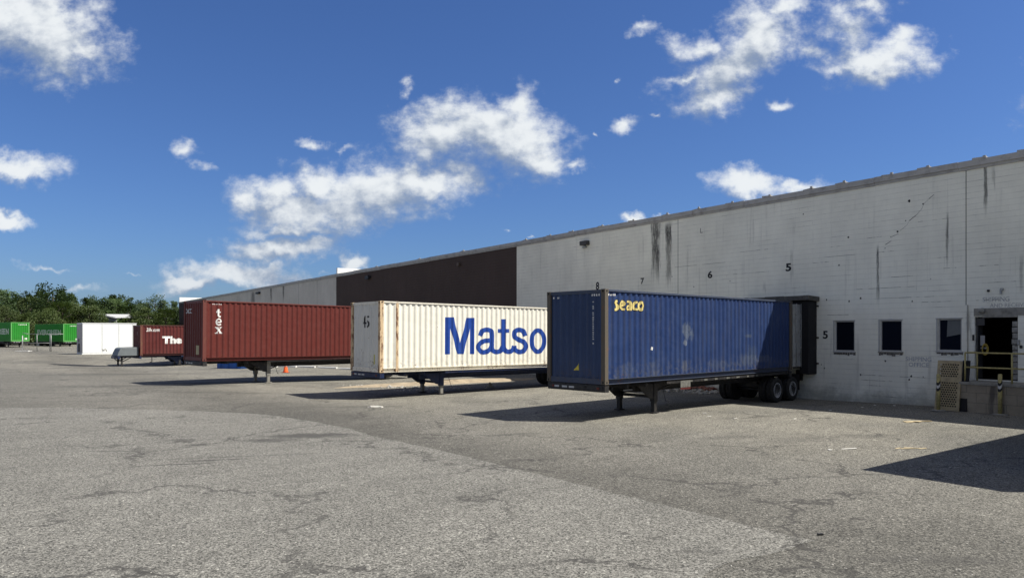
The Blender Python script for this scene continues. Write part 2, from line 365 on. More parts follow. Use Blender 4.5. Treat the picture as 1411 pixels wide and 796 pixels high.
# ------------------------------------------------------------------ yard: one sheet to the horizon
def asphalt(name, light):
    m, s = newmat(name); p = s.obj(); x, y, z = s.sep(p)
    big = s.noise(p, 0.09, 5, 0.6); mid = s.noise(s.v('MULTIPLY', p, (1, 1, 1)), 0.7, 6, 0.62)
    base = s.mix(s.ss(big, 0.35, 0.65), (0.158, 0.154, 0.138) if light else (0.126, 0.122, 0.107), (0.179, 0.174, 0.156) if light else (0.160, 0.153, 0.134))
    if not light:                                              # the yard turns sandier towards the docks
        k = s.mul(s.ss(s.add(y, s.mul(x, 0.8)), 17, 26), s.ss(s.noise(p, 0.2, 5, 0.65), 0.30, 0.6))
        base = s.mix(s.mul(k, 0.75), base, (0.215, 0.203, 0.170))
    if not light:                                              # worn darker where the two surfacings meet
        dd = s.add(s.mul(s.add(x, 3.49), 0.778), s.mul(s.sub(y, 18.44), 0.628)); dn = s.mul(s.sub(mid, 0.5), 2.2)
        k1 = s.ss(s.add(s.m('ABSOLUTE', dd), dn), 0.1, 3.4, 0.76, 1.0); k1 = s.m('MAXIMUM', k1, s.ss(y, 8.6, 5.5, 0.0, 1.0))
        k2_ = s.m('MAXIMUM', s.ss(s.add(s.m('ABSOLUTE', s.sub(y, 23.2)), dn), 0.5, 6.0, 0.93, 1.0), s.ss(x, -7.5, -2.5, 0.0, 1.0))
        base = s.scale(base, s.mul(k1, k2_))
    base = s.scale(base, s.ss(mid, 0.28, 0.72, 0.90, 1.08, False))
    # stones in the surface
    v1 = s.voro(p, 58, 'F1', 1); v1 = s.sep(v1)[0]
    sp = s.ss(v1, 0.0, 1.0, 0.32, 1.68, False)
    fineN = s.noise(p, 95, 3, 0.7)
    k2 = s.ss(fineN, 0.3, 0.7, 0.62, 1.36, False)
    big2 = s.ss(s.sep(s.voro(p, 27, 'F1', 1))[1], 0.0, 1.0, 0.82, 1.18, False)
    base = s.scale(base, s.mul(s.mul(sp, k2), big2))
    base = s.mix(s.ss(s.sep(s.voro(p, 44, 'F1', 1))[2], 0.955, 0.965), base, s.scale(base, 1.75))
    base = s.mix(s.ss(s.sep(s.voro(s.v('ADD', p, (3.3, 1.7, 0)), 40, 'F1', 1))[2], 0.945, 0.955), base, (0.045, 0.045, 0.04))
    # thin wandering cracks
    wv = s.v('ADD', p, s.v('SCALE', s.v('SUBTRACT', s.noise(p, 0.8, 5, 0.65, color=True), (0.5, 0.5, 0.5)), 2.2))
    cr = s.voro(wv, 0.21, 'DISTANCE_TO_EDGE', 0)
    crk = s.mul(s.ss(cr, 0.003, 0.018, 1.0, 0.0), s.ss(s.noise(p, 0.33, 4, 0.6), 0.42, 0.56))
    base = s.mix(s.mul(crk, 0.75), base, (0.045, 0.043, 0.04))
    smn = s.noise(p, 2.6, 6, 0.7)
    cr2 = s.voro(s.v('ADD', wv, (7.7, 3.1, 0.0)), 0.95, 'DISTANCE_TO_EDGE', 0)
    base = s.mix(s.mul(s.mul(s.ss(cr2, 0.004, 0.022, 1.0, 0.0), s.ss(s.noise(p, 0.17, 4, 0.6), 0.56, 0.64)), 0.6), base, (0.05, 0.048, 0.044))
    base = s.mix(s.mul(s.ss(s.noise(p, 1.15, 4, 0.6), 0.66, 0.72), 0.28), base, (0.055, 0.052, 0.048))     # oil drips
    rt = s.n.new('ShaderNodeMapping'); rt.inputs['Rotation'].default_value = (0, 0, radians(-43)); rt.inputs['Scale'].default_value = (1, 1, 1); s.l.new(p, rt.inputs[0])
    sc_ = s.noise(s.v('MULTIPLY', rt.outputs[0], (0.12, 1.9, 1.0)), 1.0, 5, 0.6)                            # tyre traffic towards the docks
    base = s.scale(base, s.ss(sc_, 0.32, 0.68, 0.90, 1.07, False))
    # stains with shapes of their own
    for (px, py, rx, ry, rot, am) in STAINS:
        gx_, gy_ = ground_at(px, py)
        mp = s.n.new('ShaderNodeMapping'); mp.vector_type = 'TEXTURE'
        mp.inputs['Location'].default_value = (gx_, gy_, 0); mp.inputs['Rotation'].default_value = (0, 0, radians(rot))
        mp.inputs['Scale'].default_value = (rx, ry, 1e3); s.l.new(p, mp.inputs[0])
        d = s.n.new('ShaderNodeVectorMath'); d.operation = 'LENGTH'; s.l.new(mp.outputs[0], d.inputs[0])
        k = s.ss(s.add(d.outputs['Value'], s.mul(s.sub(smn, 0.5), 1.7)), 0.35, 1.05, 1.0, 0.0)
        base = s.mix(s.mul(k, am), base, (0.06, 0.058, 0.054))
    s.put(s.b.inputs['Base Color'], base)
    s.b.inputs['Roughness'].default_value = 0.88; s.b.inputs['Specular IOR Level'].default_value = 0.25
    s.put(s.b.inputs['Normal'], s.bump(s.add(s.mul(fineN, 0.6), s.mul(v1, 0.5)), 0.55, 0.012))
    return m
STAINS = [(430,600,1.5,0.6,10,.85),(375,607,0.9,0.35,10,.7),(395,700-35,0,0,0,0)][:2] + [
 (240,640,1.0,0.075,14,1.0),(290,634,0.8,0.09,16,1.0),(350,628,2.4,.07,14,.6),(160,623,0.8,0.1,8,.6),(590,609,0.35,0.2,0,.5),(455,529,2.6,0.6,20,.45),(205,537,5.5,1.0,10,.5),
 (150,520,7,1.2,8,.5),(255,533,2.0,0.7,0,.6),(300,545,4,.6,8,.35),(860,745-10,0.12,0.08,0,.7),(1105,645-40,1.6,.6,20,.35),(1190,600,1.2,.5,10,.4),(1010,602,1.6,.3,15,.35),
 (722,597,0.7,.15,10,.5),(480,560,2.6,.3,5,.4),(640,552,1.0,.15,5,.5),(690,558,1.2,.15,5,.4),(1290,770,1.2,0.25,0,.35),(980,760,.6,.1,0,.35),(90,560,3,.12,5,.5),(60,548,2.6,.12,5,.5),(30,770,.25,.1,0,.3)]
M_ASPH = asphalt('old_asphalt', False)
M_ASPHL = asphalt('pale_asphalt', True)
def sheet(name, xs, ys, mat, lift=0.0, inside=None):
    m = MB(); V = [[m.bm.verts.new((x, y, gz_(x, y) + lift)) for y in ys] for x in xs]
    for i in range(len(xs)-1):
        for j in range(len(ys)-1):
            f = m.bm.faces.new((V[i][j], V[i+1][j], V[i+1][j+1], V[i][j+1])); f.smooth = True
    return m.build(name, mat)
xs = [-900, -400, -200, -140, -110, -90, -75] + [-62 + 1.0*i for i in range(90)] + [32, 45, 70, 120, 300, 900]
ys = [-300, -60, -15] + [-4 + 1.0*i for i in range(96)] + [95, 100, 120, 150, 200, 300, 500, 1200]
tag(sheet('ground', xs, ys, M_ASPH), 'worn grey asphalt yard running out to the trees', kind='structure')
# the paler, newer lane of asphalt in the foreground
edge = [(-60,570.5),(100,569.5),(300,569),(372,571.5),(430,580),(480,590),(520,602),(600,619),(700,643),(800,668),(900,692),(1000,716),(1060,731),(1122,745),(1085,756),(1050,764),(1000,778),(962,800),(900,850),(800,980)]
pg = [ground_at(a, b) for a, b in edge]; pg2 = []
random.seed(4)
for (a, b) in zip(pg, pg[1:]):
    n = max(1, int(math.dist(a, b) / 0.25))
    for i in range(n):
        t = i / n; j = 0.035
        pg2.append((a[0] + (b[0]-a[0])*t + random.uniform(-j, j), a[1] + (b[1]-a[1])*t + random.uniform(-j, j)))
pg2 += [(1.5, 1.0), (-9, 1.0), (-60, 1.0), (-60, pg[0][1])]
m = MB(); fcs = m.bm.faces.new([m.bm.verts.new((x, y, gz_(x, y) + 0.004)) for x, y in pg2 if x > -59.9 or True])
bmesh.ops.triangulate(m.bm, faces=[fcs])
for k in range(-60, 12, 1):
    bmesh.ops.bisect_plane(m.bm, geom=m.bm.verts[:]+m.bm.edges[:]+m.bm.faces[:], plane_co=(k, 0, 0), plane_no=(1, 0, 0))
for v in m.bm.verts: v.co.z = gz_(v.co.x, v.co.y) + 0.005
tag(m.build('asphalt_lane', M_ASPHL), 'paler strip of asphalt across the foreground', kind='structure')
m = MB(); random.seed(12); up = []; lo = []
for i in range(25):                                             # a long black strip laid on the yard
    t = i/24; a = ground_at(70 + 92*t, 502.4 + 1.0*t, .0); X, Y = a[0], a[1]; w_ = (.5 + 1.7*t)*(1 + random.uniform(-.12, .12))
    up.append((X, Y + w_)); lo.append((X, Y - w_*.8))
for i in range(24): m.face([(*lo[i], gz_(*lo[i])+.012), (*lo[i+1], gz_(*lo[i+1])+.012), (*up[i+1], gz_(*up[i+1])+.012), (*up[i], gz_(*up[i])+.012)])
bmesh.ops.remove_doubles(m.bm, verts=m.bm.verts, dist=1e-4)
tag(m.build('dark_strip', simple('strip_black', (.012, .012, .013), .8)), 'long black strip left of the short red container', kind='structure')

# ------------------------------------------------------------------ the warehouse
WO = (12.99, 30.3); WA = (0.579, -0.815); _l = sqrt(WA[0]**2 + WA[1]**2); WA = (WA[0]/_l, WA[1]/_l)
WALL = Plane(WO[0], WO[1], WA[0], WA[1]); WH = 8.62
wh = empty('warehouse', (WO[0], WO[1], 0), atan2(WA[1], WA[0]))
tag(wh, 'long single storey block warehouse with dock doors and a dark brown painted stretch of wall', 'warehouse')
def wallmat(name, col, blockvis=1.0, stains=(), dirty=1.0, lowgrime=True):
    m, s = newmat(name); p = s.obj(); x, y, z = s.sep(p)
    br = s.n.new('ShaderNodeTexBrick'); s.put(br.inputs['Vector'], s.com(x, z, 0.0))
    br.inputs['Scale'].default_value = 1; br.inputs['Brick Width'].default_value = 0.406; br.inputs['Row Height'].default_value = 0.203
    br.inputs['Mortar Size'].default_value = 0.007; br.inputs['Mortar Smooth'].default_value = 0.3
    br.inputs['Color1'].default_value = (1, 1, 1, 1); br.inputs['Color2'].default_value = (0.93, 0.93, 0.93, 1); br.inputs['Mortar'].default_value = (0, 0, 0, 1)
    fac = br.outputs['Fac']
    big = s.noise(s.v('MULTIPLY', p, (1, 1, 1.3)), 0.22, 5, 0.6)
    c = s.scale(s.mix(0, col, col), s.ss(big, 0.3, 0.7, 0.90, 1.08, False))
    c = s.mix(0.5, c, s.mix(1.0, c, br.outputs['Color'], 'MULTIPLY') if False else c)
    # open joints: only here and there, in runs along a course
    run = s.noise(s.com(s.mul(x, 0.55), 0.0, s.mul(z, 4.926)), 1.0, 4, 0.75)
    hl = s.m('ABSOLUTE', s.sub(s.m('FRACT', s.mul(z, 4.926)), 0.5)); hl = s.ss(hl, 0.455, 0.49)      # bed joints
    c = s.mix(s.mul(s.mul(hl, s.ss(run, 0.47, 0.66)), 0.62 * blockvis), c, (0.13, 0.13, 0.13))
    c = s.mix(s.mul(s.mul(fac, s.ss(run, 0.56, 0.70)), 0.45 * blockvis), c, (0.13, 0.13, 0.13))
    c = s.mix(s.mul(hl, 0.14 * blockvis), c, (0.2, 0.2, 0.2)); c = s.mix(s.mul(fac, 0.05 * blockvis), c, (0.2, 0.2, 0.2))
    patchy = s.noise(s.com(s.mul(x, 0.8), 0.0, s.mul(z, 0.5)), 1.0, 7, 0.7)
    c = s.scale(c, s.ss(patchy, 0.3, 0.7, 0.90, 1.06, False))
    # vertical weathering
    vs_ = s.noise(s.com(s.mul(x, 5.0), 0.0, s.mul(z, 0.22)), 1.0, 6, 0.65)
    c = s.mix(s.mul(s.mul(s.ss(vs_, 0.52, 0.72), s.ss(s.noise(p, 0.5, 3), 0.42, 0.62)), 0.28 * dirty), c, (0.14, 0.135, 0.125))
    for (x0, x1, z0, z1, am) in stains:
        cx, hw = (x0 + x1) / 2, abs(x1 - x0) / 2
        kx = s.ss(s.add(s.m('ABSOLUTE', s.sub(x, cx)), s.mul(s.sub(s.noise(s.com(s.mul(x, 7), 0.0, s.mul(z, 0.9)), 1.0, 6, 0.7), 0.5), hw * 2.6)), hw * 0.35, hw * 1.0, 1.0, 0.0)
        kz = s.mul(s.ss(s.add(z, s.mul(s.sub(s.noise(s.com(s.mul(x, 6), 0.0, 0.0), 1.0, 3), 0.5), 2.2)), z0, z0 + (z1-z0)*0.5), s.ss(z, z1 - 0.1, z1 + 0.35, 1.0, 0.0))
        kk = s.mul(s.mul(kx, kz), s.ss(s.noise(s.com(s.mul(x, 12), 0.0, s.mul(z, 1.6)), 1.0, 7, 0.8), 0.32, 0.56, 0.25, 1.0))
        c = s.mix(s.mul(kk, am), c, (0.075, 0.075, 0.072))
    if lowgrime:
        k = s.mul(s.ss(s.add(z, s.mul(s.sub(s.noise(p, 0.9, 6, 0.75), 0.5), 2.2)), -0.2, 0.75, 1.0, 0.0), 0.55)
        c = s.mix(s.mul(k, dirty), c, (0.085, 0.09, 0.075))
    # chipped blocks
    ch = s.ss(s.noise(p, 3.4, 5, 0.7), 0.775, 0.79)
    c = s.mix(s.mul(ch, dirty * 0.85), c, (0.05, 0.05, 0.05))
    s.put(s.b.inputs['Base Color'], c); s.b.inputs['Roughness'].default_value = 0.85; s.b.inputs['Specular IOR Level'].default_value = 0.2
    s.put(s.b.inputs['Normal'], s.bump(s.add(s.add(s.mul(hl, -1.0), s.mul(fac, -.3)), s.mul(s.noise(p, 14, 4, 0.7), 0.3)), 0.5, 0.006))
    return m
def WU(px): return WALL.u(px)
st = []
for (x0, x1, y0, y1, am) in [(896,911,308,392,.9),(916,927,313,352,1.0),(917,926,345,400,.7),(904,909,345,400,.7),(1207,1212,346,430,.85),(1304,1308,300,345,.7),(1355,1361,231,310,.85),(1365,1372,238,262,.4),
                             (1303,1307,318,375,.5),(1404,1410,360,410,.4),(1330,1340,432,470,.45),(1088,1094,350,392,.25),(1180,1184,470,560,.2),(1050,1056,395,410,.3)]:
    u0, z1 = WALL.uv(x0, y0); u1, _ = WALL.uv(x1, y0); _, z0 = WALL.uv((x0+x1)/2, y1); st.append((u0, u1, z0, z1, am))
M_WALL = wallmat('painted_block_offwhite', (0.85, 0.84, 0.735), 1.0, st)
M_WALLG = wallmat('painted_block_grey', (0.58, 0.56, 0.51), 0.8, [(WU(345), WU(352), 6.2, 8.3, .8), (WU(372), WU(375), 6.5, 8.4, .9), (WU(389), WU(392), 6.5, 8.6, .9)], dirty=1.5)
M_WALLB = wallmat('painted_block_brown', (0.075, 0.054, 0.047), 0.5, dirty=0.5, lowgrime=False)
M_COPE = simple('coping_metal', (0.42, 0.41, 0.39), 0.55, 0.1, var=0.12, scale=1.5, dirt=(0.14, 0.13, 0.12), dirt_amt=0.45)
M_LINT = simple('concrete_lintel', (0.27, 0.26, 0.23), 0.9, var=0.2, scale=3, dirt=(0.07, 0.065, 0.06), dirt_amt=0.5)
M_SILL = simple('broken_brick_sill', (0.16, 0.15, 0.135), 0.9, var=0.4, scale=14, dirt=(0.03, 0.03, 0.03), dirt_amt=0.8)
M_FRAME = simple('window_frame_paint', (0.42, 0.42, 0.41), 0.6)
mg, s = newmat('dark_glass'); s.put(s.b.inputs['Base Color'], (0.006, 0.008, 0.014)); s.b.inputs['Roughness'].default_value = 0.12; s.b.inputs['Specular IOR Level'].default_value = 0.10
M_GLASS = mg
M_DARK = simple('dark_interior', (0.02, 0.019, 0.018), 0.9)
M_RUBBER = simple('dock_shelter_rubber', (0.010, 0.010, 0.012), 0.75, var=0.3, scale=2)
M_ROOF = simple('roof_membrane', (0.55, 0.55, 0.53), 0.8)
M_PALEPANEL = simple('pale_panel_grey', (0.14, 0.15, 0.15), 0.9)
Y1 = WU(1411); END = WU(246.5); G0 = WU(284); B0 = WU(463.3); B1 = WU(712)
T_RIGHT = 26.0
# openings of the off-white stretch: (u0,u1,z0,z1)
def op(x0, x1, y0, y1):
    u0, u1 = WU(x0), WU(x1); _, zt = WALL.uv((x0+x1)/2, y0); _, zb = WALL.uv((x0+x1)/2, y1); return (u0, u1, zb, zt)
WIN = [op(1150.4, 1177.6, 442, 483.6), op(1212.8, 1243, 441, 484), op(1292.6, 1325.2, 439, 483.4)]
DOOR = op(1343, 1402.5, 436, 518)
DOOR = (DOOR[0], DOOR[1], 1.05, DOOR[3])
def nums(px): return WU(px)
DOCKS = [(-3.6, -0.55), (-9.6, -6.9), (-15.3, -12.6), (-20.3, -17.6)]
holes = WIN + [DOOR] + [(a, b, 1.15, 4.0) for a, b in DOCKS]
def wall_grid(u0, u1, z0, z1, holes, thick, name, mat):
    m = MB(); us = sorted({u0, u1, *[h[0] for h in holes], *[h[1] for h in holes]}); zs = sorted({z0, z1, *[h[2] for h in holes], *[h[3] for h in holes]})
    inh = lambda u, z: any(h[0] < u < h[1] and h[2] < z < h[3] for h in holes)
    for a, b in zip(us, us[1:]):
        for c, d in zip(zs, zs[1:]):
            if not inh((a+b)/2, (c+d)/2): m.face([(a, 0, c), (b, 0, c), (b, 0, d), (a, 0, d)])
    for h in holes:
        a, b, c, d = h
        m.face([(a, 0, c), (a, thick, c), (a, thick, d), (a, 0, d)]); m.face([(b, 0, c), (b, 0, d), (b, thick, d), (b, thick, c)])
        m.face([(a, 0, d), (a, thick, d), (b, thick, d), (b, 0, d)]); m.face([(a, 0, c), (b, 0, c), (b, thick, c), (a, thick, c)])
    bmesh.ops.remove_doubles(m.bm, verts=m.bm.verts, dist=1e-5)
    return m.build(name, mat, wh)
wall_grid(B1, T_RIGHT, -1.0, WH, holes, 0.3, 'wall', M_WALL)
o = wall_grid(B0, B1, -1.0, WH, [], 0.3, 'wall', M_WALLB); o['label'] = 'dark brown painted stretch of wall'
wall_grid(G0, B0, -1.0, WH, [], 0.3, 'wall', M_WALLG)['label'] = 'weathered grey stretch of wall at the far end'
wall_grid(END, G0, -1.0, WH, [], 0.3, 'wall', M_WALLB)['label'] = 'dark painted corner of the far wall'
m = MB(); m.face([(END, 0, -1), (END, 60, -1), (END, 60, WH), (END, 0, WH)]); m.face([(T_RIGHT, 0, -1), (T_RIGHT, 60, -1), (T_RIGHT, 60, WH), (T_RIGHT, 0, WH)])
m.face([(END, 60, -1), (T_RIGHT, 60, -1), (T_RIGHT, 60, WH), (END, 60, WH)]); m.build('wall', M_WALLG, wh)
m = MB(); m.box(END + .1, T_RIGHT - .1, 0.4, 59.8, WH - 0.25, WH - 0.1); m.build('roof', M_ROOF, wh)
# coping: two-step metal edge, in lengths that do not quite line up
m = MB(); random.seed(11); u = END - 0.05
while u < T_RIGHT:
    L = 3.05; j = random.uniform(-0.012, 0.012); k = random.uniform(-0.01, 0.01)
    e = min(u + L - 0.012, T_RIGHT)
    m.box(u, e, -0.10 + k, 0.36, WH + 0.02 + j, WH + 0.235 + j)
    m.box(u, e, -0.045 + k, 0.34, WH - 0.08 + j, WH + 0.019 + j)
    u += L
m.build('coping', M_COPE, wh)
random.seed(5)
for px in (1411, 1343, 1281, 1222, 1160, 1114, 1060, 1010, 960, 915, 868, 826, 790, 755, 725, 640, 580, 520):
    u = WU(px) + random.uniform(-.2, .2)
    m = MB(); M = Matrix.Translation((u, -0.02, WH + 0.235)) @ Matrix.Rotation(random.uniform(-.08, .08), 4, 'Y')
    m.box(-0.22, 0.22, -0.09, 0.25, -0.01, 0.02 + random.uniform(0, .035), M)
    m.box(0.12, 0.22, -0.10, -0.05, 0.0, 0.09, M); m.build('coping_joint_cover', M_COPE, wh)
for (pxa, hh) in ((463.3, 0.62), (246.8, 0.95)):               # white fire walls standing above the roof
    m = MB(); u = WU(pxa); m.box(u, u + 0.3, 0.02, 14, WH + 0.2, WH + 0.24 + hh)
    m.build('fire_wall', simple('white_fire_wall', (0.8, 0.8, 0.78), 0.6), wh)
# control joints
M_GAP = simple('joint_dark_grey', (0.10, 0.10, 0.095), 0.9)  # even dark grey for the control joints
for px, pyb in ((1331.2, 420), (934.3, 400)):
    u, zb = WALL.uv(px, pyb); m = MB(); m.box(u - 0.012, u + 0.012, -0.004, 0.0, zb - 1.5 if px < 1000 else zb, WH - 0.09); m.build('control_joint', M_GAP, wh)
for px in (505, 560, 622, 668): m = MB(); m.box(WU(px) - .012, WU(px) + .012, -0.003, 0, 0, WH - .09); m.build('control_joint', simple('brown_joint', (.045, .035, .03), .9) if px == 505 else bpy.data.materials['brown_joint'], wh)
for px in (437, 372, 330): m = MB(); m.box(WU(px) - .02, WU(px) + .02, -0.003, 0, 0, WH - .09); m.build('control_joint', M_GAP, wh)
m = MB()
m.box(WU(411.5) - .02, WU(411.5) + .02, -0.004, 0, 3, WH - .1)
m.build('control_joint', M_GAP, wh)
# stair-step crack
m = MB(); M_CRACK = simple('crack_black', (0.03, 0.03, 0.03), 0.95)
pts = [(1207,352),(1211,347),(1219,343),(1220,337),(1228,332),(1229,326),(1238,322),(1240,318),(1250,310),(1253,304),(1263,296),(1270,288),(1273,281),(1280,274),(1287,268)]
for (a, b) in zip(pts, pts[1:]):
    ua, za = WALL.uv(*a); ub, zb = WALL.uv(*b); w_ = random.uniform(.004, .016)
    if random.random() < .2: continue
    m.face([(ua, -.003, za - w_), (ub, -.003, zb - w_ * .6), (ub, -.003, zb + w_ * .6), (ua, -.003, za + w_)])
for (a, b) in [(1219.5,342),(1227.5,326.5),(1237,319),(1248,304),(1272,281),(1253,277),(1169,327),(1156,365),(1282.5,384),(1186,411),(1139,413),(1257,415),(1170,415),(1107,295),(956,395),(1006,387),(926,381),(1136,507),(1186,516),(1256,518),(1253,523),(1272,519),(1132,502),(1220,497)]:
    u_, z_ = WALL.uv(a, b); k = random.uniform(.022, .06)
    ring = [(u_ + k*random.uniform(.4, 1.1)*cos(t*pi/4), -.0035, z_ + k*random.uniform(.5, 1.3)*sin(t*pi/4)) for t in range(8)]
    m.face(ring)
for (x0, x1, y, ) in [(1120,1145,360),(1143,1160,343),(1205,1283,413.5),(1208,1232,351),(1246,1305,311),(1130,1178,354),(1263,1300,409),(1270,1310,417),(1180,1260,396),(1290,1306,357),(1300,1320,366.5),(1195,1215,329),(1228,1262,381),(930,1000,370),(1004,1060,380),(1020,1070,349),(1140,1185,433),(1345,1378,410),(1370,1400,392),(1350,1376,370),(1180,1220,513),(1186,1230,520),(1195,1216,527.8),(1200,1240,545),(1240,1275,521)]:
    u0, z0 = WALL.uv(x0, y); u1 = WU(x1); n = 9
    for i in range(n):
        if random.random() < .25: continue
        a = u0 + (u1-u0)*i/n; b = u0 + (u1-u0)*(i+1)/n; w_ = random.uniform(.002, .0065); zz = round(z0 / .203) * .203
        m.face([(a, -.0032, zz - w_), (b, -.0032, zz - w_), (b, -.0032, zz + w_), (a, -.0032, zz + w_)])
m.build('wall_crack', M_CRACK, wh)['kind'] = 'stuff'
# windows
for i, (a, b, c, d) in enumerate(WIN):
    m = MB(); t = 0.045
    for q in ((a, a+t, c, d), (b-t, b, c, d)): m.box(q[0], q[1], 0.035, 0.10, q[2], q[3])
    m.box(a+t, b-t, 0.036, 0.099, d-t, d); m.box(a+t, b-t, 0.036, 0.099, c, c+t)
    f = m.build('window', M_FRAME, wh)
    m = MB(); m.box(a+t, b-t, 0.07, 0.078, c+t, d-t); m.build('pane', M_GLASS, f)
    m = MB(); m.box(a-0.07, b+0.05, -0.045, 0.03, c-0.055, c-0.004); m.build('sill', M_FRAME if i != 1 else M_LINT, f)
    m = MB(); random.seed(i)
    x = a - 0.05
    while x < b + 0.03:
        L = random.uniform(.07, .16); m.box(x, min(x+L-.012, b+.04), -0.03 + random.uniform(0, .03), 0.02, c-0.055-random.uniform(.05, .13), c-0.058); x += L
    m.build('brick_course', M_SILL, f)
    m = MB(); m.box(a-.08, b+.03, -.028, 0.0, d+.002, d+.03); m.box(a-.06, a-.01, -.02, 0, c, d); m.build('head_trim', M_FRAME, f)
    if i == 2:
        m = MB(); z1 = d-t-.02
        m.face([(a+.30, .066, z1), (b-t, .066, z1), (b-t, .066, c+.62), (a+.27, .066, c+.52)]); m.build('pale_panel', M_PALEPANEL, f)  # plain pale grey quad set just before the pane
# doorway: black interior box, open leaf, lintel
a, b, c, d = DOOR
m = MB(); X0, X1, Z0, Z1, Dp = a-1.2, b+1.2, c-.02, d+.8, 5
for q in ([(X0,Dp,Z0),(X1,Dp,Z0),(X1,Dp,Z1),(X0,Dp,Z1)], [(X0,.3,Z0),(X0,Dp,Z0),(X0,Dp,Z1),(X0,.3,Z1)], [(X1,.3,Z0),(X1,Dp,Z0),(X1,Dp,Z1),(X1,.3,Z1)], [(X0,.3,Z1),(X1,.3,Z1),(X1,Dp,Z1),(X0,Dp,Z1)], [(X0,.3,Z0),(X1,.3,Z0),(X1,Dp,Z0),(X0,Dp,Z0)]): m.face(q)
m.build('doorway', M_DARK, wh)
m = MB(); m.box(a-.02, T_RIGHT-16.2, -0.02, 0.0, d+.03, d+.30); m.box(a+.25, b, -.02, 0, d-.03, d+.028); m.build('lintel', M_LINT, wh)
dl = MB(); dl.box(a+.02, a+.07, 0.10, 0.50, c+.02, d-.05); dl.box(a+.0, a+.28, 0.08, 0.14, d-.30, d-.04); door_o = dl.build('door', simple('grey_door_leaf', (0.05, 0.05, 0.052), 0.6), wh)
m = MB(); m.box(a+.16, a+.30, .06, .075, d-1.02, d-.66); m.build('notice', simple('paper_notice', (0.30, 0.30, 0.30), 0.8), door_o)
m = MB(); random.seed(8); z = c + .05
while z < d - .25:
    m.box(b-.16-random.uniform(0,.03), b-.02, .02, .28, z, z+.17); z += .203
m.build('door_jamb', simple('bare_block_jamb', (0.32, 0.31, 0.28), 0.9, var=.3, dirt=(.05,.05,.05), dirt_amt=.6), wh)
# lamps and small boxes on the wall
def wbox(name, px0, px1, py0, py1, dep, mat, bevel=.01):
    u0, z1 = WALL.uv(px0, py0); u1 = WU(px1); _, z0 = WALL.uv((px0+px1)/2, py1)
    m = MB(); m.box(u0, u1, -dep, -0.001, z0, z1); return m.build(name, mat, wh, bevel)
o = wbox('wall_lamp', 803, 812.5, 333, 338, .26, simple('lamp_housing', (0.06, 0.055, 0.05), .5))
u0, z0 = WALL.uv(807, 341.5)
m = MB(); m.box(u0-.16, u0+.12, -.16, -.002, z0+.0, z0+.07); m.tube((u0, -.08, z0+.05), (u0, -.08, z0+.16), .03); m.build('lamp_glass', M_GALV, o)
wbox('wall_box', 1378.4, 1381, 399, 405, .07, M_GALV); wbox('wall_box', 1379, 1383.2, 397, 400.5, .09, M_GALV, .02)
wbox('wall_box', 1360.6, 1364, 399, 402, .06, M_BLACK); wbox('wall_box', 1402.5, 1405.5, 468, 475, .06, M_GALV); wbox('wall_box', 1405.5, 1409, 475.5, 479.5, .05, M_BLACK)
wbox('wall_box', 1340.7, 1342.6, 461, 469, .07, M_BLACK); wbox('wall_box', 355, 359, 402.5, 405, .3, M_BLACK); wbox('wall_lamp', 506.5, 511, 380.5, 384.5, .3, M_BLACK); wbox('wall_lamp', 632, 635, 362.5, 366.5, .2, simple('brown_box', (.10,.07,.05)))
m = MB(); u0, z0 = WALL.uv(1354, 428); m.lathe([(.02, -.20), (.09, -.17), (.10, -.05), (.05, -.021)], (u0, 0, z0), 16); m.build('wall_lamp', M_LINT, wh)
m = MB()
for (px, py0, py1) in ((1322.5+9, 420, 470),):
    u0, z1 = WALL.uv(1333.8, 420); _, z0 = WALL.uv(1333.8, 500); m.tube((u0, -.02, z0), (u0, -.02, z1), .012, n=6)
u0, z0 = WALL.uv(978, 150); m.build('conduit', M_LINT, wh)
for px, z0, z1 in ((WU(1046), 4.3, 8.2), (WU(1246), 5.2, 8.4), (WU(560), 3.0, 8.4)):
    pass
# numerals and faded words painted on the blockwork
M_BLKPAINT = simple('black_stencil_paint', (0.018, 0.018, 0.02), 0.7)
m_, s = newmat('faded_blue_letters'); p = s.obj()
s.put(s.b.inputs['Base Color'], s.mix(s.ss(s.noise(p, 9, 5, 0.7), 0.35, 0.62), (0.34, 0.37, 0.42), (0.50, 0.50, 0.49))); s.b.inputs['Roughness'].default_value = .85; M_FADE = m_
m_, s = newmat('faded_grey_letters'); p = s.obj()
s.put(s.b.inputs['Base Color'], s.mix(s.ss(s.noise(p, 9, 5, 0.7), 0.35, 0.62), (0.30, 0.30, 0.30), (0.52, 0.52, 0.49))); s.b.inputs['Roughness'].default_value = .85; M_FADEG = m_
def wtext(body, px0, px1, py0, py1, mat, offset=0.01, name='painted_lettering'):
    u0, z1 = WALL.uv(px0, py0); u1 = WU(px1); _, z0 = WALL.uv(px0, py1)
    bm = fit(text_bm(body, offset), u0, u1, z0, z1)
    return wrap(bm, name, mat, wh, [], lambda u: 0.0, lambda u, z, d: Vector((u, d + .001, z)))
wtext('8', 821, 825.6, 388.5, 399.5, M_BLKPAINT, .03, 'painted_number'); wtext('7', 882.8, 887.6, 383, 391.5, M_BLKPAINT, .03, 'painted_number')
wtext('6', 975.2, 981.6, 373.5, 383.5, M_BLKPAINT, .04, 'painted_number'); wtext('5', 1082.6, 1090.4, 363, 374, M_BLKPAINT, .04, 'painted_number')
wtext('5', 1133.8, 1140.8, 455.6, 466.4, M_BLKPAINT, .03, 'painted_number')
wtext('L', 965, 968.4, 314.5, 321, M_BLKPAINT, -.01, 'painted_mark')
wtext('SHIPPING', 1248, 1283.5, 491, 497, M_FADE, .02); wtext('OFFICE', 1252, 1280, 499, 504.5, M_FADE, .02)
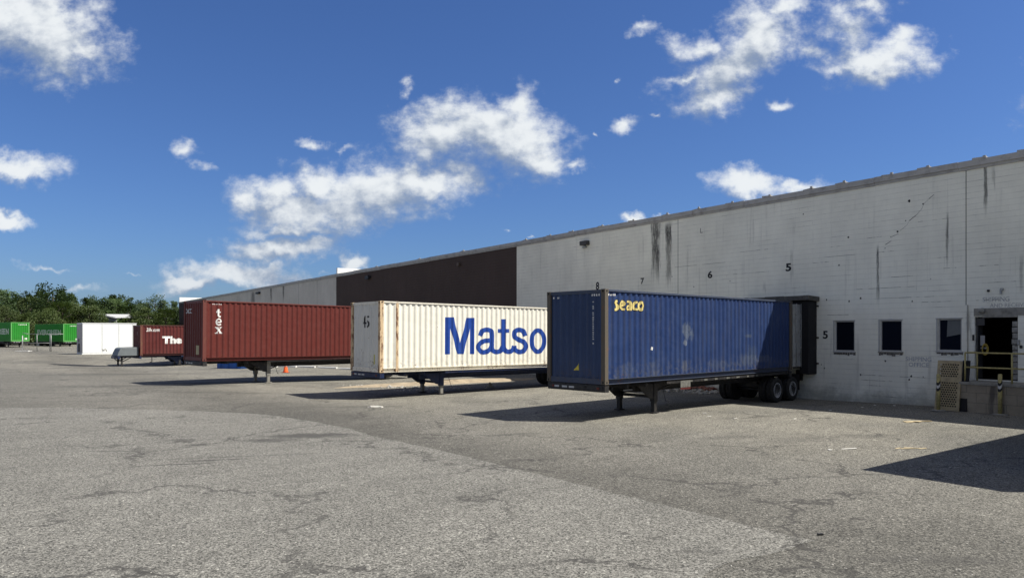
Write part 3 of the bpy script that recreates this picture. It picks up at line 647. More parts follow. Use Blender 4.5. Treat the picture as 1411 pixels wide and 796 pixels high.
wtext('SHIPPING', 1354, 1391, 409.5, 416, M_FADEG, .01); wtext('AND RECEIVING', 1364, 1425, 418, 423.6, M_FADEG, .01)
# dock doors, all but one behind the parked boxes
M_DOCKDOOR = simple('dock_door_panel', (0.30, 0.31, 0.31), .6, var=.15, scale=1, dirt=(.08,.08,.08), dirt_amt=.4)
for k, (a, b) in enumerate(DOCKS):
    m = MB()
    if k == 0: m.box(a, b, .20, .24, 3.2, 4.0)
    else:
        for j in range(5): m.box(a, b, .20 + .008*(j % 2), .24, 1.16 + j*.568, 1.72 + j*.568)
    dd = m.build('dock_door', M_DOCKDOOR, wh)
    for q in (a + .1, b - .35): m = MB(); m.box(q, q+.25, -.15, -.001, .65, 1.10); m.build('dock_bumper', M_RUBBER, wh)
# the black shelter round the dock the blue box backs into, with its weathered canopy board
a_s, b_s = WU(1125.6) - 3.55, WU(1125.6)
m = MB(); dpt = .62
m.box(b_s-.42, b_s, -dpt, -.002, 0.95, 4.05); m.box(a_s, a_s+.42, -dpt, -.002, 0.95, 4.05); m.box(a_s+.42, b_s-.42, -dpt, -.002, 3.75, 4.05)
sh = m.build('dock_shelter', M_RUBBER, wh, .02)
m = MB()
M = Matrix.Translation((0, 0, 4.06)) @ Matrix.Rotation(radians(-3), 4, 'X')
random.seed(2); x = a_s - .25
while x < b_s + .10:
    L = 0.92; m.box(x, min(x+L-.01, b_s+.12), -dpt-.22-random.uniform(0,.02), -.004, -.02, .17 + random.uniform(-.012,.012), M); x += L
m.build('canopy_board', simple('weathered_board', (0.10, 0.095, 0.085), .85, var=.35, scale=4, dirt=(.02,.02,.02), dirt_amt=.5), sh)
for py in (421.6, 465, 500.5): 
    u0, z0 = WALL.uv(1127.4, py); m = MB(); m.box(u0-.03, u0+.03, -.08, -.001, z0-.035, z0+.035); m.build('shelter_bracket', M_BLACK, sh)

# ------------------------------------------------------------------ containers
W = 2.438
def casting(m, x, y, z):
    """ISO corner block with its oval holes; x,y,z = low corner"""
    a, b, c = 0.178, 0.162, 0.118
    m.mi = 0; m.box(x, x+a, y, y+b, z, z+c)
    m.mi = 1
    e = 0.0015
    def oval(cx, cy, cz, ru, rv, axis, s_):
        pts = []
        for i in range(12):
            t = 2*pi*i/12; u, v = ru*cos(t), rv*sin(t)
            pts.append((cx+u, cy + s_*e, cz+v) if axis == 'y' else (cx + s_*e, cy+u, cz+v))
        m.face(pts)
    oval(x+a/2, y if y < 1 else y+b, z+c/2, .040, .030, 'y', -1 if y < 1 else 1)
    oval(x if x < .5 else x+a, y+b/2, z+c/2, .032, .040, 'x', -1 if x < .5 else 1)
    m.mi = 0
def make_container(name, L, H, mside, mpost, mrail, inset_posts=(), open_doors=False, mdoor=None, mfront=None, deep=0.036):
    root = empty(name, (0, 0, 0)); mdoor = mdoor or mside; mfront = mfront or mside
    segs = [0.165] + [q for q in inset_posts for q in (q, q + 0.11)] + [L - 0.165]
    for (yb, sg) in ((0.022, 1), (W - 0.022, -1)):
        for a, b in zip(segs[0::2], segs[1::2]):
            corr_panel(a, b, 0.165, H - 0.065, deep, 'x', yb, sg, 1).build('side_panel', mside, root)
    corr_panel(0.16, W - 0.16, 0.17, H - 0.11, 0.045, 'y', 0.022, 1).build('front_panel', mfront, root)
    for sg in (0, 1):                                                        # rails
        f = (lambda a, b: (a, b)) if sg == 0 else (lambda a, b: (W - b, W - a))
        m = MB(); m.box(0.178, L - .178, *f(0.0, 0.06), H - 0.07, H - 0.008); m.build('top_rail', mrail, root, .004)
        m = MB(); m.box(0.178, L - .178, *f(0.085, 0.095), 0.015, 0.152); m.box(0.178, L - .178, *f(-0.002, 0.10), 0.0, 0.014); m.box(0.178, L - .178, *f(0.004, 0.10), 0.150, 0.163)
        m.build('bottom_rail', mrail, root)
    m = MB(); m.box(0.02, 0.12, .16, W-.16, H-.115, H-.01); m.build('front_header', mrail, root)
    m = MB(); m.box(0.012, 0.14, .16, W-.16, 0.0, .17); m.build('front_sill', mrail, root)
    m = MB(); m.box(L-.12, L-.01, .16, W-.16, H-.115, H-.01); m.build('rear_header', mrail, root)
    m = MB(); m.box(L-.14, L-.0, .16, W-.16, 0.0, .16); m.build('rear_sill', mrail, root)
    m = MB()
    for i in range(int((L-.4)/.30)):
        x = .2 + i*.30; m.box(x, x+.18, .07, W-.07, H-.03, H-.012)
    m.box(.1, L-.1, .05, W-.05, H-.035, H-.029); m.build('roof', mside, root)
    m = MB(); m.box(.1, L-.1, .10, W-.10, .13, .158)
    m.build('floor', M_WOODFL, root)
    m = MB()
    for i in range(int((L-.4)/.35)): m.box(.3+i*.35, .345+i*.35, .10, W-.10, .012, .13)
    m.build('floor_beams', mrail, root)
    for x in (0.0, L - 0.165):
        for y in (0.0, W - 0.155):
            m = MB(); m.box(x, x + .165, y, y + .155, .118, H - .118); m.build('corner_post', mpost, root, .008)
            for zz in (0.0, H-.118):
                m = MB(); casting(m, 0.0 - .002 if x == 0 else L - .176, -.002 if y == 0 else W-.160, zz); m.build('corner_casting', [mpost, M_DARKHOLE], root)
    for q in inset_posts:
        for y in (0.0, W - .07):
            m = MB(); m.box(q, q + .11, y, y + .07, 0.0, H - .0); m.build('inner_post', mpost, root, .006)
    # doors: sheet with ribs, lock rods
    def door(hx, hy, ang):
        t = empty('door_hinge', (0, 0, 0))
        m = MB(); wd = W/2 - .10
        for (z0, z1) in ((.16, .5), (.56, .95), (1.01, 1.4), (1.46, 1.85), (1.91, 2.3), (2.36, H - .16)):
            m.box(.05, wd-.05, -.035, -.010, z0, z1)
        m.box(0, wd, -.028, .012, .14, H - .13)
        for q in (0.0, wd-.05): m.box(q, q+.05, -.04, .018, .14, H-.13)
        m.box(0.05, wd-.05, -.039, .017, .14, .20); m.box(.05, wd-.05, -.039, .017, H-.19, H-.13)
        d = m.build('door', mdoor, root); bpy.data.objects.remove(t)
        m = MB()
        for q in (.28, .72):
            m.tube((q, -.065, .10), (q, -.065, H-.10), .017, n=8)
            for z in (.2, .9, 1.6, 2.3): m.box(q-.05, q+.05, -.08, -.035, z, z+.08)
            m.box(q-.02, q+.30, -.085, -.07, 1.15, 1.18)
        r = m.build('lock_rod', M_GALV, d)
        d.location = (hx, hy, 0); d.rotation_euler = (0, 0, ang)
    if open_doors:
        door(L + .01, 0.02, 0.0); d_ = None
        bpy.context.view_layer.update()
        m = MB(); m.box(L+.01, L+.01+W/2-.1, W-.05, W+.01, .14, H-.13); m.build('door', mdoor, root)
    else:
        # closed pair, hinge on each side, outer face to the rear
        m = MB()
        for y0 in (.16, W/2 + .01):
            y1 = y0 + W/2 - .17
            m.box(L-.055, L-.02, y0, y1, .165, H-.12)
            for j in range(5): m.box(L-.02, L+.004, y0+.05, y1-.05, .25+j*.5, .60+j*.5 if .6+j*.5 < H-.15 else H-.15)
        d = m.build('door', mdoor, root)
        m = MB()
        for y in (.42, .9, 1.55, 2.0): m.tube((L+.03, y, .05), (L+.03, y, H-.06), .017, n=8)
        m.build('lock_rod', M_GALV, d)
    root['L'] = L
    del root['L']
    return root
class Box:
    """where a container stands: near front corner, heading of its long side, height of its floor line, slope"""
    def __init__(s, x, y, yaw, zb, slope=0.0):
        a = radians(yaw); s.x, s.y, s.zb, s.sl = x, y, zb, slope
        s.L = (sin(a), cos(a)); s.Wd = (-cos(a), sin(a)); s.rz = atan2(s.L[1], s.L[0])
        s.side = Plane(x, y, *s.L); s.front = Plane(x, y, *s.Wd)
    def place(s, o): o.location = (s.x, s.y, s.zb); o.rotation_euler = (0, -math.atan(s.sl), s.rz)
    def su(s, px, py):
        u, z = s.side.uv(px, py); return u, z - s.zb - s.sl * u
    def fu(s, px, py):
        u, z = s.front.uv(px, py); return u, z - s.zb
    def w(s, u, v): return (s.x + s.L[0]*u + s.Wd[0]*v, s.y + s.L[1]*u + s.Wd[1]*v)
BLUE = Box(2.805, 21.45, 47.05, 1.133, 0.0005)
WHITE = Box(-5.327, 28.65, 49.0, 1.10, -0.0065)
RED = Box(-14.665, 33.7, 45.35, 1.362, -0.009)
FAR = Box(-31.3, 59.9, 49.0, 0.775, 0.0)

def side_marks(bx, root, name, mat, seg0, seg1, deep, draw, lift=0.0, y0=0.022):
    """draw(bm) makes the flat mark in (along, up) metres; it is then folded onto the side sheet"""
    bm = bmesh.new(); draw(bm)
    if lift:
        for v in bm.verts: v.co.z += lift
    o = wrap(bm, name, mat, root, corr_breaks(seg0, seg1), lambda u: corr(min(max(u, seg0), seg1-1e-5), seg0, seg1, deep), lambda u, z, d: Vector((u, y0 + d, z)))
    if name == 'stencilled_number': o['kind'] = 'stuff'
    return o
def front_marks(root, name, mat, draw):
    bm = bmesh.new(); draw(bm); a, b = .16, W-.16
    o = wrap(bm, name, mat, root, corr_breaks(a, b), lambda u: corr(min(max(u, a), b-1e-5), a, b, .045), lambda u, z, d: Vector((.022 + d, u, z)))
    if name == 'stencilled_number': o['kind'] = 'stuff'
    return o
def strokes(bm, bx, items, zoom, x0, y0, lift0=0.0, grow=0.0):
    """items: (kind, width, points) drawn in pixels of an enlarged view, carried onto the real side wall"""
    k = 0
    for kind, wd, pts in items:
        tmp = bmesh.new(); lift = lift0 + k * 0.0004; k += 1; wm = wd + grow
        if kind == 'p': poly(tmp, pts, lift)
        elif kind == 'c': ribbon(tmp, catmull(pts, True), wm, True, lift)
        elif kind == 'l': ribbon(tmp, pts, wm, False, lift)
        else: ribbon(tmp, catmull(pts), wm, False, lift)
        for v in tmp.verts: v.co.x, v.co.y = bx.su(x0 + v.co.x/zoom, y0 + v.co.y/zoom)
        me = bpy.data.meshes.new('t'); tmp.to_mesh(me); tmp.free(); bm.from_mesh(me); bpy.data.meshes.remove(me)

# --- blue
M_BLUE = paint('faded_blue_container_paint', (0.012, 0.034, 0.122), rust=0.10, fade=0.45, fadecol=(0.024, 0.053, 0.150),
               marks=[(4.43, 1.62, .28, .34, (0.22, 0.25, 0.26), .75), (4.35, 1.22, .13, .10, (0.30, 0.33, 0.35), .9), (4.75, 1.5, .12, .28, (0.15, 0.18, 0.19), .6), (4.3, .42, .22, .30, (0.16, 0.16, 0.14), .6), (8.6, 1.45, .30, .08, (0.13, 0.15, 0.15), .7),
                      (8.9, .85, .45, .30, (0.10, 0.13, 0.16), .5), (8.6, .5, .9, .28, (0.15, 0.17, 0.18), .55), (9.8, .55, .7, .18, (0.16, 0.18, 0.21), .5), (2.5, .35, .35, .35, (0.12, 0.13, 0.14), .45), (6.5, .4, .9, .2, (0.12, 0.14, 0.17), .4), (1.2, .4, .5, .3, (0.11, 0.13, 0.17), .35)],
               streak=0.22, dirtcol=(0.12, 0.12, 0.115), lowdirt=0.4)
M_BLUEPOST = rusty('rusty_blue_post', (0.10, 0.085, 0.065), 0.22)
M_BLUEF = paint('blue_front_paint', (0.022, 0.045, 0.115), rust=0.05, fade=0.3, streak=.2)
blue = make_container('shipping_container', 12.192, 2.896, M_BLUE, M_BLUEPOST, paint('blue_rail_paint', (0.045, 0.06, 0.10), rust=.25, lowdirt=.1), open_doors=True,
                      mdoor=simple('grey_door_skin', (0.36, 0.37, 0.36), .6, var=.2, scale=2.5, dirt=(.14,.13,.12), dirt_amt=.5), mfront=M_BLUEF)
BLUE.place(blue)
tag(blue, 'long dark blue container with small yellow lettering, backed into the dock shelter', 'shipping container', 'shipping containers on chassis')
M_SEACO = simple('faded_yellow_paint', (0.70, 0.58, 0.22), .6, var=.25, scale=5, dirt=(.45,.30,.08), dirt_amt=.5)
SEACO = [('s', 72, [(350,296),(300,300),(285,345),(318,392),(345,440),(335,505),(300,522),(248,522)]),
 ('s', 60, [(425,432),(500,402),(516,350),(478,300),(432,338),(415,420),(440,495),(535,522)]),
 ('s', 58, [(598,318),(650,305),(690,345),(694,440),(694,552)]), ('s', 54, [(692,420),(630,432),(600,480),(625,522),(685,505)]),
 ('s', 60, [(875,338),(835,325),(790,375),(778,440),(800,505),(884,522)]), ('c', 62, [(980,325),(1030,372),(1036,440),(985,535),(930,480),(922,410)])]
side_marks(BLUE, blue, 'lettering_outline', M_BLKPAINT, .165, 12.027, .036, lambda bm: strokes(bm, BLUE, SEACO, 19.9, 835, 400, 0.0, 30))
side_marks(BLUE, blue, 'lettering', M_SEACO, .165, 12.027, .036, lambda bm: strokes(bm, BLUE, SEACO, 19.9, 835, 400, 0.004))
def dashes(rows, seed):
    """illegible small stencilled marks"""
    def f(bm):
        random.seed(seed)
        for (u0, u1, z0, z1, n, vert) in rows:
            for i in range(n):
                if random.random() < .12: continue
                if vert:
                    a = z1 - (z1-z0)*i/n; h = (z1-z0)/n*random.uniform(.45, .75); poly(bm, [(u0, a-h), (u1, a-h*random.uniform(.8,1)), (u1, a), (u0 + (u1-u0)*random.uniform(0,.3), a)])
                else:
                    a = u0 + (u1-u0)*i/n; h = (u1-u0)/n*random.uniform(.45, .75); poly(bm, [(a, z0), (a+h, z0 + (z1-z0)*random.uniform(0,.3)), (a+h, z1), (a, z1)])
    return f
u0, z0 = BLUE.su(840, 405.5); side_marks(BLUE, blue, 'stencilled_number', M_WHITE, .165, 12.027, .036, dashes([(.12, .55, 2.70, 2.76, 7, False)], 3))
side_marks(BLUE, blue, 'small_placard', M_WHITE, .165, 12.027, .036, lambda bm: poly(bm, [(2.35, 1.02), (2.43, 1.0), (2.45, 1.10), (2.37, 1.12)]))
ua, za = BLUE.fu(818, 415); ub, zb = BLUE.fu(818, 475)
front_marks(blue, 'stencilled_number', M_REFL, dashes([(ua, ua+.07, zb, za, 20, True)], 4))
front_marks(blue, 'stencilled_number', M_WHITE, dashes([(.22, .62, 2.69, 2.76, 6, False), (1.9, 2.2, 2.66, 2.72, 4, False)], 6))
ut, zt = BLUE.fu(793, 505)
front_marks(blue, 'warning_decal', M_YEL, lambda bm: poly(bm, [(ut-.12, zt-.13), (ut+.12, zt-.13), (ut, zt+.13)] if False else [(ut-.13, zt-.11), (ut-.10, zt+.12), (ut+.10, zt-.11)]))

# --- white, 45 foot
M_CREAM = paint('cream_container_paint', (0.80, 0.775, 0.68), rust=0.20, fade=0.2, fadecol=(0.83, 0.81, 0.74), streak=0.10, dirtcol=(0.40, 0.33, 0.22), lowdirt=0.35, rough=.5)
M_CREAMP = rusty('rusty_cream_post', (0.62, 0.46, 0.28), 0.42)
white = make_container('shipping_container', 13.716, 2.896, M_CREAM, M_CREAMP, paint('cream_rail_paint', (0.74, 0.70, 0.60), rust=.42, lowdirt=.05), inset_posts=(.762, 12.84), deep=.036,
                       mfront=paint('cream_front_paint', (0.66, 0.65, 0.60), rust=.32, fade=.15, streak=.35, dirtcol=(.30, .28, .24)))
WHITE.place(white)
tag(white, 'cream white container with huge blue lettering and rusty corner posts', 'shipping container', 'shipping containers on chassis')
s0, s1 = .762 + .11, 12.84
MT = [('p', 0, [(123,105),(225,105),(305,420),(382,112),(475,112),(475,552),(425,552),(425,235),(345,552),(272,552),(185,235),(185,554),(123,555)]),
 ('s', 56, [(545,330),(570,275),(625,257),(678,272),(692,325),(692,400),(692,470),(708,512),(752,526),(800,508),(828,455)]),
 ('s', 56, [(692,385),(650,388),(590,396),(540,430),(530,480),(565,525),(620,525),(665,495),(692,450)]),
 ('l', 56, [(830,128),(830,440)]), ('s', 56, [(830,430),(838,490),(885,524),(940,505),(960,452)]),
 ('l', 46, [(760,270),(902,270)]),
 ('s', 56, [(960,452),(975,500),(1030,526),(1085,505),(1102,450),(1078,405),(1022,380),(972,345),(962,300),(990,264),(1040,260),(1080,285),(1096,332)]),
 ('c', 52, [(1250,264),(1302,300),(1325,390),(1302,485),(1250,524),(1198,485),(1176,390),(1198,300)]),
 ('l', 54, [(1412,240),(1412,548)]), ('s', 54, [(1412,360),(1440,285),(1490,264),(1530,290),(1540,360),(1540,548)])]
M_MATBLUE = paint('royal_blue_paint', (0.008, 0.050, 0.29), rust=.12, fade=.35, fadecol=(.02, .075, .33), streak=.12, lowdirt=.2)
def mat_draw(bm): strokes(bm, WHITE, MT, 8.82, 600, 425)
side_marks(WHITE, white, 'lettering', M_MATBLUE, s0, s1, .036, mat_draw)
def ftxt(root, bx, body, px0, px1, py0, py1, mat, offset=.03, name='lettering'):
    u1, z1 = bx.fu(px0, py0); u0, _ = bx.fu(px1, py0); _, z0 = bx.fu(px1, py1)
    def d(bm):
        t = text_bm(body, offset); fit(t, 0, 1, z0, z1)
        for v in t.verts: v.co.x = u1 + (u0 - u1) * v.co.x      # reads left to right from outside
        me = bpy.data.meshes.new('t'); t.to_mesh(me); t.free(); bm.from_mesh(me); bpy.data.meshes.remove(me)
    return front_marks(root, name, mat, d)
ftxt(white, WHITE, '45', 498.3, 507.2, 435, 451.5, M_BLKPAINT, .008)
ut, zt = WHITE.fu(514.5, 495)
front_marks(white, 'warning_decal', simple('faded_yellow_decal', (.5, .47, .08), .6), lambda bm: poly(bm, [(ut-.07, zt-.2), (ut+.07, zt-.2), (ut+.07, zt+.2), (ut-.07, zt+.2)]))
# --- red
M_RED = paint('oxide_red_container_paint', (0.112, 0.020, 0.015), rust=0.04, fade=0.3, fadecol=(0.135, 0.028, 0.022), streak=.18, dirtcol=(.09, .04, .035), lowdirt=.15)
M_REDP = rusty('oxide_red_post', (0.13, 0.03, 0.022), 0.15)
red = make_container('shipping_container', 12.192, 2.896, M_RED, M_REDP, paint('oxide_red_rail', (0.12, 0.026, 0.02), rust=.05, lowdirt=.05))
RED.place(red)
tag(red, 'long oxide red container with three white letters running down its side', 'shipping container', 'shipping containers on chassis')
TEX = [('s', 11, [(710,168),(709,190),(710,211),(725,218)]), ('l', 5, [(696,189),(726,188)]), ('l', 6, [(698,188),(708,168)]),
 ('s', 8.5, [(700,252),(726,251),(723,237),(711,231),(700,240),(698,256),(706,270),(728,267)]),
 ('l', 12, [(699,287),(727,323)]), ('l', 5, [(726,287),(697,323)]), ('l', 4, [(689,286),(710,286)]), ('l', 4, [(716,286),(734,286)]), ('l', 4, [(688,324),(707,324)]), ('l', 4, [(714,324),(735,324)])]
side_marks(RED, red, 'lettering', M_WHITE, .165, 12.027, .036, lambda bm: strokes(bm, RED, TEX, 4.703, 150, 390))
side_marks(RED, red, 'stencilled_number', M_WHITE, .165, 12.027, .036, dashes([(.45, .95, 2.70, 2.74, 5, False)], 9))
ftxt(red, RED, 'tex', 254, 262.6, 424, 431.5, M_REFL, .03)
ut, zt = RED.fu(270.3, 482); front_marks(red, 'placard', simple('beige_placard', (.42, .38, .24), .6), lambda bm: poly(bm, [(ut-.17, zt-.22), (ut+.17, zt-.22), (ut+.17, zt+.22), (ut-.17, zt+.22)]))
# --- the short dark red one further off
M_RED2 = paint('dark_red_container_paint', (0.095, 0.017, 0.015), rust=0.04, fade=0.3, streak=.2, dirtcol=(.08, .04, .035))
far = make_container('shipping_container', 6.058, 2.591, M_RED2, rusty('dark_red_post', (0.15, 0.05, 0.035), .35), paint('dark_red_rail', (0.11, 0.04, 0.035), rust=.1, lowdirt=.05))
FAR.place(far)
tag(far, 'short dark red container standing left of the long oxide red one', 'shipping container', 'shipping containers on chassis')
def stxt(root, bx, body, px0, px1, py0, py1, mat, offset=.03, shear=0, L=12.192):
    u0, z1 = bx.su(px0, py0); u1, _ = bx.su(px1, py0); _, z0 = bx.su(px0, py1)
    def d(bm):
        t = text_bm(body, offset, shear); fit(t, u0, u1, z0, z1)
        me = bpy.data.meshes.new('t'); t.to_mesh(me); t.free(); bm.from_mesh(me); bpy.data.meshes.remove(me)
    return side_marks(bx, root, 'lettering', mat, .165, L-.165, .036, d)
stxt(far, FAR, 'The', 223.8, 250.8, 463, 473.5, M_WHITE, .06, L=6.058); stxt(far, FAR, '28v.com', 201.5, 220.5, 451.6, 456.6, M_WHITE, .015, .3, L=6.058)
front_marks(far, 'stencilled_number', M_REFL, dashes([(.8, 1.3, 1.75, 2.05, 3, False), (.8, 1.3, 2.1, 2.2, 2, False)], 7))

# ------------------------------------------------------------------ chassis
def make_wheel(parent, x, y, z, side):
    """dual wheel; side -1 faces the near side"""
    R = 0.51; root = empty('wheel', (x, y, z)); root.parent = parent
    for k in (0, 1):
        o = k * 0.33
        m = MB(); prof = [(.30, .0), (.33, -.012), (.43, -.02), (.485, .0), (R, .035), (R, .09), (R-.012, .093), (R-.012, .105), (R, .108), (R, .15), (R-.012, .153), (R-.012, .165), (R, .168), (R, .225), (.485, .26), (.43, .28), (.33, .272), (.30, .26)]
        m.lathe([(r, -side * 0 + (o + q if side < 0 else -(o + q))) for r, q in prof], (0, 0, 0), 40); m.build('tyre', M_TYRE, root)
    m = MB(); sg = 1 if side < 0 else -1
    m.lathe([(r, q * sg) for r, q in [(.302, .0), (.295, -.006), (.282, .004), (.270, .02), (.262, .045), (.20, .075), (.165, .075), (.165, .045), (.14, .06), (.10, .03), (.06, .02), (.0, .02)]], (0, 0, 0), 40)
    for i in range(10):
        t = 2*pi*i/10; c, s_ = .132*cos(t), .132*sin(t); m.tube((c, .05*sg, s_), (c, .015*sg, s_), .013, n=6)
    m.build('rim', M_RIM, root)
    m = MB()
    for i in range(5):
        t = 2*pi*i/5 + .3; c, s_ = .222*cos(t), .222*sin(t); q = [(c + .028*cos(a*pi/4), .0585*sg, s_ + .028*sin(a*pi/4)) for a in range(8)]; m.face(q)
    m.build('hand_hole', M_DARKHOLE, root)
    return root
def make_chassis(L, zc, mat, leg_x, wheels, nose=0.0, leg_mat=None, plate=True, tape=True, dz=0.0):
    """origin on the ground under the near front corner; zc = height of the container's underside"""
    r = empty('container_chassis', (0, 0, 0)); leg_mat = leg_mat or M_LEG
    g = 2.75
    for y in (.72, 1.62):
        m = MB(); m.box(g, L-.05, y, y+.10, zc-.05, zc-.025); m.box(g, L-.05, y, y+.10, zc-.40, zc-.375); m.box(g, L-.05, y+.042, y+.058, zc-.375, zc-.05)
        m.box(-nose, g, y, y+.10, zc-.02-.13, zc-.02); m.box(g-.35, g+.1, y+.01, y+.09, zc-.40, zc-.05); m.build('frame_rail', mat, r)
    m = MB(); m.box(.02-nose, .22-nose, .02, W-.02, zc-.24, zc-.02); m.box(-.0-nose, .02-nose, .10, W-.10, zc-.20, zc-.06)
    if nose: m.box(-.05, .1, .02, W-.02, zc-.24, zc-.02)
    fb_ = m.build('front_bolster', mat, r, .01)
    m = MB()
    for y in (.22, W-.34): m.lathe([(.055, -.15-nose), (.055, -.132-nose)], (0, 0, 0), 12, 'z') if False else m.box(-.018-nose, -.0-nose, y, y+.10, zc-.16, zc-.09)
    m.build('lamp', M_REDL, fb_)
    m = MB(); random.seed(3)
    for y in (1.25, 1.55, 1.90): m.box(-.006-nose, -.002-nose, y, y+.22, zc-.16, zc-.10)
    m.build('reflective_tape', M_REFL, fb_)
    m = MB()
    for x in (1.2, 2.2, 4.3, 5.6, 7.0, 8.3): m.box(x, x+.08, .10, W-.10, zc-.17, zc-.06) if x < L-1 else None
    m.box(.4, 2.4, .78, 1.66, zc-.17, zc-.155); m.build('crossmember', mat, r)
    m = MB(); m.box(L-.22, L, .02, W-.02, zc-.28, zc-.02); m.box(L-.05, L+.02, .2, W-.2, zc-.72, zc-.62)
    for y in (.5, 1.8): m.box(L-.04, L+.0, y, y+.1, zc-.64, zc-.26)
    m.build('rear_bolster', mat, r, .008)
    # rub rail with marker plates under the near edge
    m = MB()
    for y in (.03, W-.07): m.box(g+.5, L-.3, y, y+.04, zc-.13, zc-.03)
    m.build('side_rail', mat, r)
    m = MB()
    if tape:
        for x in (4.6, 5.5, 6.2, 7.0, 7.7, 8.5, 9.2):
            m = MB(); m.box(x, x+random.uniform(.12, .3), .022, .029, zc-.12, zc-.07); m.build('marker_plate', M_DPL, r)
    # landing gear
    for y, near in ((.42, 1), (W-.42-.14, 0)):
        x = leg_x
        m = MB(); m.box(x-.10, x+.10, y-.02, y+.16, .40, zc-.12); lg = m.build('leg', mat if plate else leg_mat, r, .006)
        m = MB(); m.box(x-.07, x+.07, y+.0, y+.14, .05, .45); m.build('inner_leg', leg_mat, lg)
        m = MB(); m.box(x-.17, x+.17, y-.03, y+.17, 0.012, .045); m.box(x-.05, x+.05, y+.02, y+.12, .04, .09); m.build('foot', leg_mat if not plate else M_BLACK, lg)
        m = MB()
        pts = [(x+.10, zc-.34), (x+.45, zc-.14), (x-1.0, zc-.14), (x-.62, zc-.40), (x-.30, zc-.62), (x-.10, zc-.66), (x+.10, zc-.66)]
        for yy in (y+.01, y+.05): m.face([(a, yy, b) for a, b in pts])
        for a, b in zip(pts, pts[1:] + pts[:1]): m.face([(a[0], y+.01, a[1]), (b[0], y+.01, b[1]), (b[0], y+.05, b[1]), (a[0], y+.05, a[1])])
        bmesh.ops.remove_doubles(m.bm, verts=m.bm.verts, dist=1e-4)
        m.tube((x+.05, y+.07, .72), (x+1.0, y+.07, zc-.2), .028, n=8)
        m.build('gusset', mat, lg)
    m = MB(); m.tube((leg_x, .5, .80), (leg_x, W-.5, .62), .025, n=8); m.tube((leg_x, .5, zc-.35), (leg_x, W-.5, zc-.35), .03, n=8); m.box(leg_x-.03, leg_x+.03, .5, W-.5, zc-.62, zc-.52)
    m.tube((leg_x+.25, .34, zc-.2), (leg_x+.42, .30, zc-.75), .010, n=6); m.tube((leg_x+.42, .30, zc-.75), (leg_x+.42, .18, zc-.75), .010, n=6)
    m.build('leg_brace', mat, r)
    # hoses hanging near the legs
    m = MB(); m.path([(leg_x-.45, .5, zc-.12), (leg_x-.5, .5, zc-.35), (leg_x-.42, .5, zc-.55), (leg_x-.3, .52, zc-.42)], .012, 6); m.build('air_hose', M_TYRE, r)
    for x in wheels:
        m = MB(); m.tube((x, .5, .51+dz), (x, W-.5, .51+dz), .065, n=12); m.box(x-.06, x+.06, .62, 1.82, .45, zc-.40); m.box(x-.42, x+.42, .70, .80, .60, .68); m.box(x-.42, x+.42, 1.64, 1.74, .60, .68)
        m.build('axle', M_BLACK, r)
        make_wheel(r, x, .03, .51+dz, -1); make_wheel(r, x, W-.03, .51+dz, 1)
    xm = max(wheels) + .66
    for y in (.05, W-.65):
        m = MB(); m.box(xm, xm+.012, y, y+.60, .28, .95); m.build('mud_flap', M_TYRE, r)
    if tape:
        m = MB(); m.box(4.02, 4.62, .016, .022, zc-.29, zc-.06); m.build('rating_plate', M_DPL, r)
        m = MB(); m.box(4.02, 4.62, .012, .018, zc-.36, zc-.30); m.build('red_tape', M_DPL if not tape else simple('dull_red', (.09, .014, .012), .6), r)
    return r
def place_chassis(bx, r, du=0.0):
    z = gz_(*bx.w(4, 1.2)); r.location = (bx.x, bx.y, z); r.rotation_euler = (0, 0, bx.rz); return z
